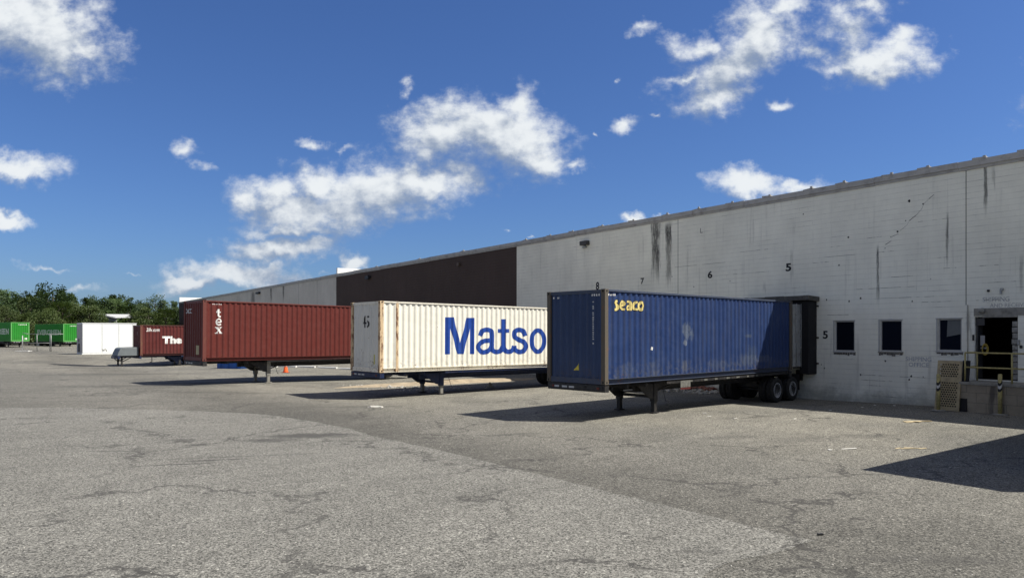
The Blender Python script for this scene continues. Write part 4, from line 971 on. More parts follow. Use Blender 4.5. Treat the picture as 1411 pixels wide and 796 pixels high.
for bx, L, mat, leg, whl, nose, kw, lab in (
    (BLUE, 12.19, M_BLACK, 3.15, (10.95, 12.30), 0.0, dict(plate=False, leg_mat=M_BLACK, dz=-.14), 'black chassis with white wheel rims under the long dark blue container'),
    (WHITE, 13.716, M_BLUESTEEL, 3.35, (11.3, 12.55), 0.0, dict(tape=False), 'dark blue chassis under the cream container with huge blue lettering'),
    (RED, 12.19, M_BLACK, 3.5, (10.6, 11.85), 0.0, dict(plate=False, tape=False), 'black chassis with grey legs under the long oxide red container'),
    (FAR, 6.3, M_BLUESTEEL, 3.25, (4.4, 5.65), 1.72, dict(tape=False), 'blue and black chassis under the short dark red container, its nose sticking out')):
    z = gz_(*bx.w(4, 1.2)); r = make_chassis(L, bx.zb - z, mat, leg, whl, nose, **kw); place_chassis(bx, r)
    tag(r, lab, 'trailer chassis', 'container chassis')
    if nose:   # stand under the nose and a plain grey block set on it
        fr = r; zc = bx.zb - z
        for y in (.5, W-.6):
            m = MB(); m.box(-1.35, -1.22, y, y+.1, .03, zc-.1); m.box(-1.4, -1.17, y-.03, y+.13, 0, .03); m.build('leg', M_BLACK, fr)
            m = MB(); m.tube((-1.28, y+.05, .35), (-1.68, y+.05, zc-.15), .035, n=8); m.tube((-1.28, y+.05, .35), (-.6, y+.05, zc-.15), .035, n=8); m.build('leg_brace', M_BLACK, fr)
        m = MB(); m.box(.95, 1.0, .3, .36, zc-.55, zc-.1); m.box(.80, 1.0, .3, .36, zc-.58, zc-.52); m.build('coupling_hook', M_BLACK, fr)
        m = MB(); P = [(-1.70, 0), (-1.62, .25), (-1.45, .62), (-1.3, .70), (-.08, .72), (-.08, 0)]
        for y in (.25, W-.25): m.face([(a, y, zc + b) for a, b in P])
        for a, b in zip(P, P[1:] + P[:1]): m.face([(a[0], .25, zc+a[1]), (b[0], .25, zc+b[1]), (b[0], W-.25, zc+b[1]), (a[0], W-.25, zc+a[1])])
        bmesh.ops.remove_doubles(m.bm, verts=m.bm.verts, dist=1e-4)
        o = m.build('grey_block', simple('block_grey', (0.16, 0.18, 0.19), .6, var=.15, scale=2), None, .04)
        o.location = r.location; o.rotation_euler = r.rotation_euler
        tag(o, 'grey block with a sloping front on the chassis nose', 'covered load')  # the 'covered load' is a plain grey block
# a trailer parked just to the right, whose shadow reaches across the yard
RB = Box(11.50, 12.20, 53.5, 1.14)
_A = (9.95, 13.66); RB = Box(_A[0] + cos(radians(53.5))*W, _A[1] - sin(radians(53.5))*W, 53.5, 1.18)
gc = make_container('shipping_container', 10.4, 2.896, M_CREAM, M_CREAMP, M_CREAM); RB.place(gc)
tag(gc, 'plain cream container out of the frame beside the loading platform', 'shipping container', 'shipping containers on chassis')
r = make_chassis(10.4, 1.18, M_BLACK, 2.75, (8.4, 9.65), plate=False, tape=False); place_chassis(RB, r); tag(r, 'black chassis out of the frame beside the loading platform', 'trailer chassis', 'container chassis')

# ------------------------------------------------------------------ green containers far off, standing the other way
M_GRN = paint('bright_green_container_paint', (0.018, 0.22, 0.020), rust=.02, fade=.3, fadecol=(.03, .27, .035), streak=.1)
M_GRNP = rusty('green_post', (0.10, 0.36, 0.09), 0.15)
def green(px, H_px, ytop, yaw, lab, L=12.192):
    """px = photo column of the near right corner of the long side"""
    Y = 2.896 * FPX / H_px; X = (px - PX0) / FPX * Y; zb = EYE + (HOR - ytop) / FPX * Y - 2.896
    return X, Y, zb
gproto = make_container('shipping_container', 12.192, 2.896, M_GRN, M_GRNP, M_GRNP)
# its far side (local y = W) carries the big word, the front panel faces the sun
def gdraw(body, x0, x1, z0, z1, off, flip):
    t = text_bm(body, off); fit(t, 0, 1, z0, z1)
    for v in t.verts: v.co.x = (x1 + (x0 - x1) * v.co.x) if flip else (x0 + (x1 - x0) * v.co.x)
    return t
bmT = gdraw('EVERGREEN', 1.0, 11.2 - .1, 1.05, 1.95, .03, True)
GL = simple('pale_green_white_letters', (.55, .62, .55), .6)
wrap(bmT, 'lettering', GL, gproto, corr_breaks(.165, 12.027), lambda u: corr(min(max(u, .165), 12.0269), .165, 12.027, .036), lambda u, z, d: Vector((u, W - .022 - d, z)))
front_marks(gproto, 'stencilled_number', M_WHITE, dashes([(.35, 1.75, 2.46, 2.60, 7, False)], 12))
front_marks(gproto, 'placard', M_WHITE, lambda bm: poly(bm, [(.30, .28), (.62, .28), (.62, .52), (.30, .52)]))
gch = make_chassis(12.19, 1.1, M_BLACK, 2.75, (10.6, 11.85), plate=False, tape=False)
for i, (px, hpx, yt, lab, lab2) in enumerate(((87.2, 24.9, 445.8, 'green container with its whole white word in view, beyond the pipe frame', 'chassis under the green container beyond the pipe frame'),
                                 (15.0, 26.5, 443.7, 'green container cut by the left edge of the photo', 'chassis under the green container at the left edge of the photo'),
                                 (-62, 27.5, 443, 'green container parked outside to the left of the other green ones', 'chassis of the green container parked outermost left'))[:2]):
    X, Y, zb = green(px, hpx, yt, 0, lab)
    o = gproto if i == 0 else copy_tree(gproto)
    yaw = radians(-52)                                   # heading of the long side: away to the left
    Ld = (sin(yaw), cos(yaw)); Wr = (-cos(yaw), sin(yaw))
    # corner seen at px is local (0, W); local y axis = rotate L by +90
    o.location = (X - Wr[0]*W, Y - Wr[1]*W, zb); o.rotation_euler = (0, 0, atan2(Ld[1], Ld[0]))
    tag(o, lab, 'shipping container', 'green shipping containers')
    c = gch if i == 0 else copy_tree(gch)
    c.location = (o.location.x, o.location.y, zb - 1.1); c.rotation_euler = o.rotation_euler
    tag(c, lab2, 'trailer chassis', 'chassis under the green containers')

# ------------------------------------------------------------------ white box body standing on the ground
Yb = 72.0; Xb = (113.5 - PX0)/FPX*Yb; gb = gz_(Xb, Yb)
hb = EYE + (HOR - 445)/FPX*Yb - gb
wb = empty('box_body', (Xb, Yb, gb), radians(32)); tag(wb, 'plain white box body standing on the ground left of the short dark red container', 'box body')
M_WB = paint('white_box_skin', (0.80, 0.82, 0.82), rust=.0, fade=.1, streak=.10, dirtcol=(.45, .46, .46), lowdirt=.15)
Lb = 5.0
wb.rotation_euler = (0, 0, radians(42))
m = MB(); m.box(0, Lb, 0, 2.5, .12, hb); m.build('body', M_WB, wb, .05)
m = MB()
for q in (1.75, 3.3, 4.6): m.box(q, q+.05, -.012, -.001, .2, hb-.08)
m.build('seam_strip', simple('grey_seam', (.5, .52, .52), .6), wb)
m = MB(); m.box(-.02, Lb+.02, -.02, 2.52, 0, .118); m.box(-.03, Lb+.02, -.03, 2.53, hb-.01, hb+.04); m.build('base_rail', M_WB, wb)
m = MB(); m.box(-.05, -.001, .12, 2.38, .2, hb-.1); m.build('door', simple('shaded_grey_door', (.42, .41, .42), .7, dirt=(.1,.1,.1), dirt_amt=.4), wb)  # shade of this end face is put into the grey
m = MB(); m.box(-.12, -.051, 1.0, 1.5, .25, 1.1); m.box(-.10, -.051, 1.2, 1.35, 1.25, 1.6); m.build('vent_unit', M_BLACK, wb)
m = MB(); m.path([(1.75, -.015, .55), (1.95, -.015, .35), (2.1, -.015, .55), (2.2, -.015, .3)], .02, 5); m.path([(1.8, -.015, .3), (2.05, -.015, .62)], .015, 5); m.build('painted_scrawl', M_LEG, wb)

# ------------------------------------------------------------------ pipe frame by the green containers
Yf = 84.0
def FX(px): return (px - PX0)/FPX*Yf
def FZ(py): return EYE + (HOR - py)/FPX*Yf
gf = gz_(FX(50), Yf)
fr = empty('pipe_barrier', (FX(31), Yf, gf)); tag(fr, 'tall galvanised pipe frame with a white footing in front of the green containers', 'pipe frame')
def fpost(px, top, rr): 
    m = MB(); m.tube((FX(px)-FX(31), 0, 0), (FX(px)-FX(31), 0, FZ(top)-gf), rr, n=8); return m.build('post', M_GALV, fr)
fpost(31, 462, .065); fpost(51, 460, .035); fpost(70.3, 460, .045); fpost(68.6, 461, .03)
m = MB()
for a, b, y in ((36, 87, 460), (33, 70, 472.5), (45, 70, 485.2)): m.tube((FX(a)-FX(31), 0, FZ(y)-gf), (FX(b)-FX(31), 0, FZ(y)-gf), .03, n=6)
m.tube((FX(39)-FX(31), 0, FZ(460)-gf), (FX(31)-FX(31), 0, FZ(458.5)-gf), .03, n=6)
m.build('rail', M_GALV, fr)
m = MB(); m.box(-.65, .9, -.35, .35, 0, .09); m.build('footing', simple('white_concrete', (.72, .71, .68), .8), fr)
# ------------------------------------------------------------------ cone, wheel stops, skip
ca = (398 - 5.0, 512.8); Yc = FPX*(EYE-.2)/(512.8-HOR); Xc = (393.6-PX0)/FPX*Yc
cn = empty('traffic_cone', (Xc, Yc, gz_(Xc, Yc))); tag(cn, 'orange traffic cone on the ground beneath the oxide red container', 'traffic cone')
M_CONE = simple('orange_plastic', (0.85, 0.13, 0.03), .45, var=.1)
m = MB(); m.lathe([(.165, .03), (.16, .05), (.035, .68), (.028, .70), (0, .70)], (0, 0, 0), 20, 'z'); m.build('cone_body', M_CONE, cn)
m = MB(); m.box(-.22, .22, -.22, .22, 0, .032); m.build('base', simple('dark_orange_rubber', (.25, .05, .02), .7), cn, .01)
m = MB(); m.lathe([(.099, .36), (.077, .49)], (0, 0, 0), 20, 'z'); m.build('reflective_collar', simple('worn_white_collar', (.80, .45, .35), .5), cn)
M_STOP = simple('white_painted_concrete', (0.72, 0.71, 0.68), .8, var=.15, scale=5)
sproto = None
where = ['left end of the row, half behind the chassis leg', 'just right of the orange cone top', 'second to the right of the orange cone', 'third to the right of the orange cone', 'right end of the row, by the cream container']
for i, (px, py) in enumerate([(370, 505.2), (396, 505.4), (421.5, 505.8), (451, 506.4), (476.5, 507)]):
    Ys = FPX*(EYE-.2)/(py-HOR); Xs = (px-PX0)/FPX*Ys
    if sproto is None:
        m = MB(); P = [(-.085, 0), (-.075, .09), (-.05, .12), (.05, .12), (.075, .09), (.085, 0)]
        for x in (-.9, .9): m.face([(x, a, b) for a, b in P])
        for a, b in zip(P, P[1:] + P[:1]): m.face([(-.9, a[0], a[1]), (-.9, b[0], b[1]), (.9, b[0], b[1]), (.9, a[0], a[1])])
        bmesh.ops.remove_doubles(m.bm, verts=m.bm.verts, dist=1e-4); o = sproto = m.build('wheel_stop', M_STOP, None)
    else: o = sproto.copy(); C.objects.link(o)
    o.location = (Xs, Ys, gz_(Xs, Ys)); o.rotation_euler = (0, 0, atan2(WA[1], WA[0]) + .45)
    tag(o, 'white concrete wheel stop, ' + where[i], 'wheel stop', 'white wheel stops under the red container')
m = MB(); P = [(0, 0), (-.0, .95), (1.9, .95), (2.35, .45), (2.1, 0)]
for y in (0, 1.3): m.face([(a, y, b) for a, b in P])
for a, b in zip(P, P[1:] + P[:1]): m.face([(a[0], 0, a[1]), (b[0], 0, b[1]), (b[0], 1.3, b[1]), (a[0], 1.3, a[1])])
bmesh.ops.remove_doubles(m.bm, verts=m.bm.verts, dist=1e-4)
for q in (.3, 1.0, 1.7): m.box(q, q+.07, -.04, -.001, .05, .93)
Yk = FPX*(EYE-.2)/(507.3-HOR); Xk = (299-PX0)/FPX*Yk
o = m.build('skip_bin', simple('bright_blue_paint', (0.012, 0.09, 0.36), .5, var=.25, scale=2, dirt=(.05,.06,.09), dirt_amt=.3), None, .01); o.location = (Xk, Yk, gz_(Xk, Yk)); o.rotation_euler = (0, 0, radians(-22))
tag(o, 'low bright blue skip with a sloped end, seen under the oxide red container', 'skip bin')

# ------------------------------------------------------------------ dock steps, rails, bollards, perforated ramp plate
PLD, PLH = 1.25, 1.02
PL0, PL1 = Plane(WO[0] + WA[1]*PLD, WO[1] - WA[0]*PLD, *WA).u(1322.5), T_RIGHT - 15.5
plat = empty('loading_platform', (WO[0], WO[1], 0), atan2(WA[1], WA[0])); tag(plat, 'raised concrete block platform in front of the open doorway', 'loading platform')
NX, NY = WA[1], -WA[0]                                # outward normal of the facade
def fac(u, d): return (WO[0] + WA[0]*u + NX*d, WO[1] + WA[1]*u + NY*d)
m_, s = newmat('bare_block_platform'); p = s.obj(); x, y, z = s.sep(p)
br = s.n.new('ShaderNodeTexBrick'); s.put(br.inputs['Vector'], s.com(x, s.add(z, .02), 0.0)); br.inputs['Scale'].default_value = 1; br.inputs['Brick Width'].default_value = .60; br.inputs['Row Height'].default_value = .34; br.inputs['Mortar Size'].default_value = .008
c = s.scale(s.mix(0, (0.30, 0.26, 0.20), (0.30, 0.26, 0.20)), s.ss(s.noise(p, 1.6, 6, .65), .3, .7, .72, 1.2, False))
c = s.mix(s.mul(br.outputs['Fac'], .6), c, (.08, .07, .06))
c = s.mix(s.mul(s.ss(s.noise(s.com(s.mul(x, 3.2), 0.0, s.mul(z, .5)), 1.0, 5, .65), .5, .66), .8), c, (.07, .062, .055))
s.put(s.b.inputs['Base Color'], c); s.b.inputs['Roughness'].default_value = .9; s.put(s.b.inputs['Normal'], s.bump(s.noise(p, 18, 5, .7), .5, .01)); M_PLAT = m_
m = MB(); m.box(PL0, PL1, -PLD, -.003, -.3, PLH-.1); m.build('block_wall', M_PLAT, plat)
m = MB(); m.box(PL0-.03, PL1+.03, -PLD-.03, -.003, PLH-.099, PLH); m.build('slab', M_LINT, plat, .015)
m = MB(); random.seed(5)
m.box(PL0+3.1, PL0+3.6, -PLD-.06, -PLD-.031, PLH-.22, PLH-.06); m.build('edge_rubber', M_RUBBER, plat)
M_YP = simple('worn_yellow_paint', (0.42, 0.36, 0.15), .55, var=.2, scale=8, dirt=(.12,.10,.06), dirt_amt=.55)
rail = empty('guard_rail', (*fac(PL0+.12, PLD-.12), PLH), atan2(WA[1], WA[0])); tag(rail, 'yellow pipe guard rail standing on the platform edge before the doorway', 'guard rail')
ua = 0.0; ub = Plane(*fac(0, PLD-.12), *WA).u(1394.5) - (PL0+.12)
for u_ in (0.0, ub): m = MB(); m.tube((u_, 0, 0), (u_, 0, 1.0), .028, n=10); m.build('post', M_YP, rail)
for z_ in (1.0, .50):
    m = MB(); m.path([(0, 0, z_), (ub+.35, 0, z_), (ub+1.3, 0, z_-.35)], .026, 10); m.build('rail', M_YP, rail)
m = MB(); m.path([(0.0, .02, 1.0), (.0, .95, 1.0)], .026, 8); m.path([(0, .02, .5), (0, .95, .5)], .026, 8); m.tube((0, .95, 0), (0, .95, 1.0), .026); m.build('rail', M_YP, rail)
ho = empty('hose_reel', (*fac(WU(1352.5), -.05), 0)); tag(ho, 'round yellow coil hanging inside the left edge of the doorway', 'hose coil')
ho.rotation_euler = (0, 0, atan2(WA[1], WA[0])+radians(50)); _, hz = WALL.uv(1352.5, 481)
m = MB()
for k in range(4):
    R_ = .10 + .012*k; m.path([(R_*.75*cos(t*pi/10), -.15 - .012*k, hz + R_*1.45*sin(t*pi/10)) for t in range(21)], .017, 6)
m.build('coil', simple('yellow_hose', (.38, .28, .05), .6), ho)
m = MB(); m.box(-.03, .03, -.2, .05, hz+.02, hz+.07); m.build('bracket', M_GALV, ho)
M_BLK = simple('stripe_black', (.02, .02, .02), .6); M_STRW = simple('stripe_white', (.6, .6, .58), .6)
def bollard(px, pyb, ytop, lab):
    X, Y = ground_at(px, pyb, .0); h = EYE + (HOR-ytop)/FPX*Y; b = empty('bollard', (X, Y, 0))
    m = MB(); m.tube((0, 0, 0), (0, 0, h-.02), .062, .062, 20); m.tube((0, 0, h-.02), (0, 0, h), .062, .045, 20); m.build('pipe', M_YP, b)
    # slanted stripes round the upper part
    for k in range(3):
        m = MB(); n = 20; z0 = h - .50 + k*.10
        A = [(.0635*cos(2*pi*i/n), .0635*sin(2*pi*i/n), z0 + .10*sin(2*pi*i/n + .9)) for i in range(n)]; B = [(a, bb, c + .10) for a, bb, c in A]
        for i in range(n): m.face([A[i], A[(i+1)%n], B[(i+1)%n], B[i]])
        m.build('stripe', M_BLK if k % 2 == 0 else M_STRW, b)
    m = MB(); m.lathe([(.0, 0), (.24, 0), (.21, .03), (.07, .035)], (0, 0, 0), 14, 'z'); m.build('footing', M_LINT, b)
    tag(b, lab, 'bollard', 'yellow bollards at the platform'); return b
bollard(1293, 565.5, 515, 'yellow bollard with striped top in front of the perforated ramp plate')
bollard(1378, 571, 515, 'yellow bollard with striped top in front of the block platform')
# perforated ramp plate leaning on the wall
pl = empty('ramp_plate', (0, 0, 0)); tag(pl, 'tan perforated metal ramp plate leaning upright against the wall', 'ramp plate')
Xp, Yp = ground_at(1308, 565.5); pp = Plane(Xp, Yp, *WA); u0 = pp.u(1287.5) ; u1 = pp.u(1321); hpl = EYE + (HOR-497)/FPX*Yp
pl.location = (Xp, Yp, 0.0); pl.rotation_euler = (radians(-9), 0, atan2(WA[1], WA[0]))
M_TAN = simple('tan_steel', (0.40, 0.33, 0.20), .6, var=.2, scale=4, dirt=(.14,.11,.07), dirt_amt=.4)
wd = u1-u0; hp = hpl/cos(radians(9)); NXh, NZh = 8, 19; m = MB()
band = lambda z: not (hp*.55 < z < hp*.66 or hp*.30 < z < hp*.34)
cw, chh = (wd-.16)/NXh, (hp-.22)/NZh
us = [0, .08]; 
for j in range(NZh):
    z = .12 + j*chh
    for i in range(NXh):
        x = u0 + .08 + i*cw + (cw*.5 if j % 2 else 0)
        if x + cw > u1 - .05: 
            continue
        if band(z): # slot frame: four little bars round a slot
            a, b = cw*.16, chh*.20
            m.box(x, x+a, -.006, .006, z, z+chh); m.box(x+cw-a, x+cw, -.006, .006, z, z+chh); m.box(x+a, x+cw-a, -.006, .006, z, z+b); m.box(x+a, x+cw-a, -.006, .006, z+chh-b, z+chh)
        else: m.box(x, x+cw, -.006, .006, z, z+chh)
    if j % 2: m.box(u0+.08, u0+.08+cw*.5, -.006, .006, z, z+chh)
    xe = u0 + .08 + (NXh*cw if not j % 2 else (NXh-1)*cw + cw*.5)
    if xe < u1-.08: m.box(xe, u1-.08, -.006, .006, z, z+chh)
m.box(u0, u0+.08, -.008, .04, 0, hp); m.box(u1-.08, u1, -.008, .04, 0, hp); m.box(u0+.08, u1-.08, -.007, .03, 0, .12); m.box(u0+.08, u1-.08, -.007, .03, hp-.10, hp)
m.build('perforated_sheet', M_TAN, pl)
m = MB()
m.box(u1-.02, u1+.20, .10, .16, .02, hp*1.02); m.box(u0+.1, u1-.1, .06, .09, .05, hp-.05); m.build('backing_plate', M_RUBBER, pl)

# ------------------------------------------------------------------ rubble, litter
def lump(m, x, y, z, r, sx=1, sy=1, sz=.6):
    n0 = len(m.bm.verts); g = bmesh.ops.create_icosphere(m.bm, subdivisions=1, radius=r, matrix=Matrix.Translation((x, y, z)) @ Matrix.Rotation(random.uniform(0, 3), 4, 'Z'))
    for v in g['verts']:
        c = v.co - Vector((x, y, z)); k = random.uniform(.7, 1.25); v.co = Vector((x + c.x*sx*k, y + c.y*sy*k, z + c.z*sz*k))
M_CONC = simple('broken_concrete', (0.42, 0.40, 0.36), .9, var=.3, scale=9)
M_BRICKR = simple('broken_brick', (0.25, 0.11, 0.08), .9, var=.3, scale=9)
M_SAND = simple('sandy_dirt', (0.33, 0.27, 0.19), .95, var=.3, scale=1.5, dirt=(.16, .13, .10), dirt_amt=.5)
def patch(name, c, rx, ry, rot, hgt, mat, lab, seed, n=26):
    random.seed(seed); m = MB(); rings = 6; G_ = []
    ph = [random.uniform(0, 6) for _ in range(4)]
    for k in range(rings + 1):
        R_ = k / rings; row = []
        for i in range(n):
            t = 2*pi*i/n; q = 1 + .16*sin(2*t+ph[0]) + .10*sin(5*t+ph[1]) + .06*sin(9*t+ph[2])
            x, y = rx*R_*q*cos(t), ry*R_*q*sin(t); X = c[0] + x*cos(rot) - y*sin(rot); Y = c[1] + x*sin(rot) + y*cos(rot)
            z = gz_(X, Y) + .006 + hgt*(1-R_**2)*(.7 + .6*random.random()) if k < rings else gz_(X, Y) - .02
            row.append(m.bm.verts.new((X, Y, z)))
        G_.append(row)
    for A, B in zip(G_, G_[1:]):
        for i in range(n): m.bm.faces.new((A[i], A[(i+1) % n], B[(i+1) % n], B[i]))
    bmesh.ops.remove_doubles(m.bm, verts=m.bm.verts, dist=1e-4)
    return tag(m.build(name, mat), lab, kind='structure')
c = ground_at(600, 531); a_ = atan2(WHITE.L[1], WHITE.L[0])
patch('dirt_bank', (c[0]+.6, c[1]+1.8), 5.4, .85, a_ - .12, .16, M_SAND, 'low bank of sandy dirt running along behind the cream container', 1, 40)
def rubble(name, mat, pts, lab, seed, rng=(.03, .10)):
    random.seed(seed); m = MB()
    for (x, y, sx, sy, n) in pts:
        for _ in range(n):
            X, Y = random.gauss(x, sx), random.gauss(y, sy); r = random.uniform(*rng); lump(m, X, Y, gz_(X, Y) + r*.3, r, random.uniform(.8, 1.5), random.uniform(.8, 1.3), random.uniform(.5, .9))
    o = m.build(name, mat); tag(o, lab, kind='stuff', cat='rubble'); return o
cg = lambda px, py: ground_at(px, py)
x1, y1 = cg(515, 532); x2, y2 = cg(575, 538); x3, y3 = cg(560, 534)
rubble('concrete_rubble', M_CONC, [(x1, y1, .7, .3, 60), (x3, y3, .9, .3, 40), (x2, y2, .6, .3, 26), (*cg(640, 536), .5, .3, 14)], 'pale broken concrete lying beneath the cream container', 3, (.02, .08))
q1 = cg(975, 543); q2 = cg(950, 540)
rubble('brick_rubble', M_BRICKR, [(q1[0]+1.6, q1[1]+3.5, 1.0, .5, 90), (q2[0]+1.0, q2[1]+3.0, .9, .4, 40)], 'red brown brick rubble heaped between the blue and cream containers', 4, (.05, .16))
rubble('concrete_rubble', M_CONC, [(q1[0]+.4, q1[1]+1.6, .8, .3, 70), (q2[0], q2[1]+1.6, .8, .3, 40)], 'pale broken concrete lying beyond the blue container', 5, (.03, .10))
# loose grit over the near yard
random.seed(9); m = MB()
for _ in range(420):
    px, py = random.uniform(0, 1411), 560 + 236*random.random()**.8; X, Y = ground_at(px, py); lump(m, X, Y, gz_(X, Y)+.004, random.uniform(.004, .014))
tag(m.build('loose_grit', M_CONC), 'loose grit scattered over the yard', kind='stuff', cat='grit')
M_PAPER = simple('litter_paper', (.72, .70, .64), .8); M_WOOD = simple('splintered_wood', (.55, .45, .28), .8, var=.2)
def litter(name, px, py, items, mat, lab, cat):
    X, Y = ground_at(px, py); random.seed(int(px)); o = MB()
    for (dx, dy, lx, ly, lz, rz) in items:
        M = Matrix.Translation((dx, dy, 0)) @ Matrix.Rotation(radians(rz), 4, 'Z') @ Matrix.Rotation(random.uniform(-.06, .06), 4, 'Y')
        o.box(-lx/2, lx/2, -ly/2, ly/2, .006, .006+lz, M)
    b = o.build(name, mat); b.location = (X, Y, gz_(X, Y)); tag(b, lab, cat); return b
litter('paper_scrap', 516, 561, [(0, 0, .30, .14, .05, 20), (.18, .05, .25, .10, .03, -30), (-.14, 0, .2, .06, .02, 5)], M_PAPER, 'crumpled white paper on the asphalt left of the blue container', 'litter')
litter('wood_splinters', 1257, 581, [(0, 0, .55, .10, .02, 4), (.28, .08, .6, .06, .02, -8), (-.12, -.12, .35, .08, .02, 12), (.1, -.05, .25, .14, .03, 60), (.5, .1, .3, .05, .015, 3)], M_WOOD, 'pale splintered boards lying in the sun beyond the wall shadow', 'scrap wood')
litter('wood_splinters', 1250, 618, [(0, 0, .30, .05, .015, 4), (.15, .06, .35, .05, .012, -18), (.36, .0, .2, .05, .012, 12), (-.2, .03, .18, .04, .01, 30)], M_WOOD, 'thin wood splinters beside the tip of the right hand shadow', 'scrap wood')
litter('flattened_strip', 1170, 618.3, [(0, 0, .34, .06, .01, 2)], M_PAPER, 'thin pale strip lying on the sunlit asphalt nearest the wood splinters', 'litter')
litter('black_scrap', 1130, 737, [(0, 0, .075, .03, .02, 8), (.03, .0, .03, .02, .015, -12)], M_BLK, 'small black scrap at the tip of the paler asphalt', 'litter')
litter('black_scrap', 1367, 566, [(0, 0, .5, .12, .06, -25), (-.3, -.1, .25, .1, .03, 10)], M_BLK, 'black scrap lying at the foot of the block platform', 'litter')
litter('cardboard_scrap', 1350, 566.5, [(0, 0, .45, .16, .02, -35), (.2, .05, .2, .1, .03, 10)], M_LINT, 'flattened cardboard at the foot of the block platform', 'litter')
for i, (px, py) in enumerate([(971, 569), (977, 573.5), (1013, 576.5), (1095, 577), (1144, 564), (1188, 559), (1205, 556), (1232, 557), (1143, 620)]):
    litter('paper_scrap', px, py, [(0, 0, .12, .05, .012, 10*i), (.05, .02, .06, .03, .01, 50)], M_PAPER, 'small pale paper scrap on the ground before the warehouse wall', 'litter')['group'] = 'paper scraps before the wall'
X, Y = ground_at(675, 534); m = MB(); m.tube((0, 0, 0), (0, 0, .28), .20, .03, 9); o = m.build('concrete_block', M_CONC); o.location = (X, Y, gz_(X, Y)); tag(o, 'small grey pyramid of broken concrete in the shade of the cream container', 'concrete lump')

# ------------------------------------------------------------------ trees
def leafmat(name, a, b, c):
    m, s = newmat(name); p = s.obj(); g = s.n.new('ShaderNodeObjectInfo').outputs['Random']
    n = s.noise(p, .55, 3, .6); n2 = s.noise(p, 3.5, 2, .6)
    col = s.mix(s.ss(n, .35, .65), a, b); col = s.mix(s.ss(n2, .5, .7), col, c)
    col = s.scale(col, s.ss(g, 0, 1, .78, 1.22, False))
    s.put(s.b.inputs['Base Color'], col); s.b.inputs['Roughness'].default_value = .6; s.b.inputs['Specular IOR Level'].default_value = .3
    tr = s.n.new('ShaderNodeBsdfTranslucent'); s.put(tr.inputs[0], s.mix(.5, col, (.10, .16, .02)))
    ad = s.n.new('ShaderNodeMixShader'); ad.inputs[0].default_value = .25; s.l.new(s.b.outputs[0], ad.inputs[1]); s.l.new(tr.outputs[0], ad.inputs[2]); s.l.new(ad.outputs[0], s.out.inputs[0])
    return m
LM = [leafmat('dark_leaves', (.028, .054, .018), (.044, .076, .024), (.062, .096, .030)), leafmat('olive_leaves', (.040, .064, .016), (.062, .090, .022), (.084, .108, .030)), leafmat('mid_green_leaves', (.034, .064, .018), (.052, .088, .024), (.074, .106, .030))]
M_BARK = simple('bark', (.09, .075, .06), .9, var=.3)
def make_tree(seed, H, Wd, mat, conical=0.0, nclump=95, leaf=.30):
    random.seed(seed); root = empty('tree', (0, 0, 0)); t = MB(); th = H*.30
    t.tube((0, 0, -.3), (0, 0, th), H*.028, H*.020, 9); t.tube((0, 0, th), (.1, .1, H*.85), H*.020, H*.004, 7)
    L = MB(); centres = []
    for i in range(nclump):
        z = random.uniform(.12, 1.0)**.9
        env = (1 - abs(z - .45)/.62) if not conical else (1.05 - z)
        env = max(.12, min(1, env))**.6
        a = random.uniform(0, 2*pi); lob = 1 + .28*sin(2*a + seed) + .18*sin(3*a + 2*seed + z*5)
        r = Wd/2 * env * lob * sqrt(random.uniform(.25, 1.0))
        c = Vector((r*cos(a), r*sin(a), H*(.12 + .86*z) + random.uniform(-.3, .3))); centres.append(c)
        if i % 5 == 0 and c.z > th*.8: t.tube((0, 0, max(th*.7, c.z - H*.2)), c, H*.007, H*.002, 5, False)
        cr = random.uniform(.6, 1.2) * Wd * .105
        for _ in range(random.randint(38, 58)):
            d = Vector((random.gauss(0, 1), random.gauss(0, 1), random.gauss(0, .7))).normalized() * cr * random.uniform(.45, 1.1); q = c + d
            u = Vector((random.gauss(0, 1), random.gauss(0, 1), random.gauss(0, 1))).normalized(); v = u.orthogonal().normalized(); s_ = leaf*random.uniform(.6, 1.3)
            L.bm.faces.new([L.bm.verts.new(q + u*s_*.6), L.bm.verts.new(q + v*s_*.35), L.bm.verts.new(q - u*s_*.6), L.bm.verts.new(q - v*s_*.35)])
    me = bpy.data.meshes.new('crown'); L.bm.to_mesh(me); L.bm.free(); me.materials.append(mat)
    o = bpy.data.objects.new('crown', me); C.objects.link(o); o.parent = root
    t.build('trunk', M_BARK, root)
    return root
protos = [make_tree(1, 10, 8.5, LM[0]), make_tree(2, 10, 9, LM[1], nclump=120), make_tree(3, 10, 7.5, LM[2]), make_tree(4, 10, 6.5, LM[0], nclump=80), make_tree(6, 10, 9.5, LM[1], nclump=130), make_tree(9, 10, 4.2, LM[0], conical=1, nclump=70, leaf=.25)]
used = [False]*len(protos)
KIND = ['dark broad crowned tree', 'olive green spreading tree', 'mid green rounded tree', 'dark narrow crowned tree', 'wide bushy olive tree', 'slim pointed dark tree']
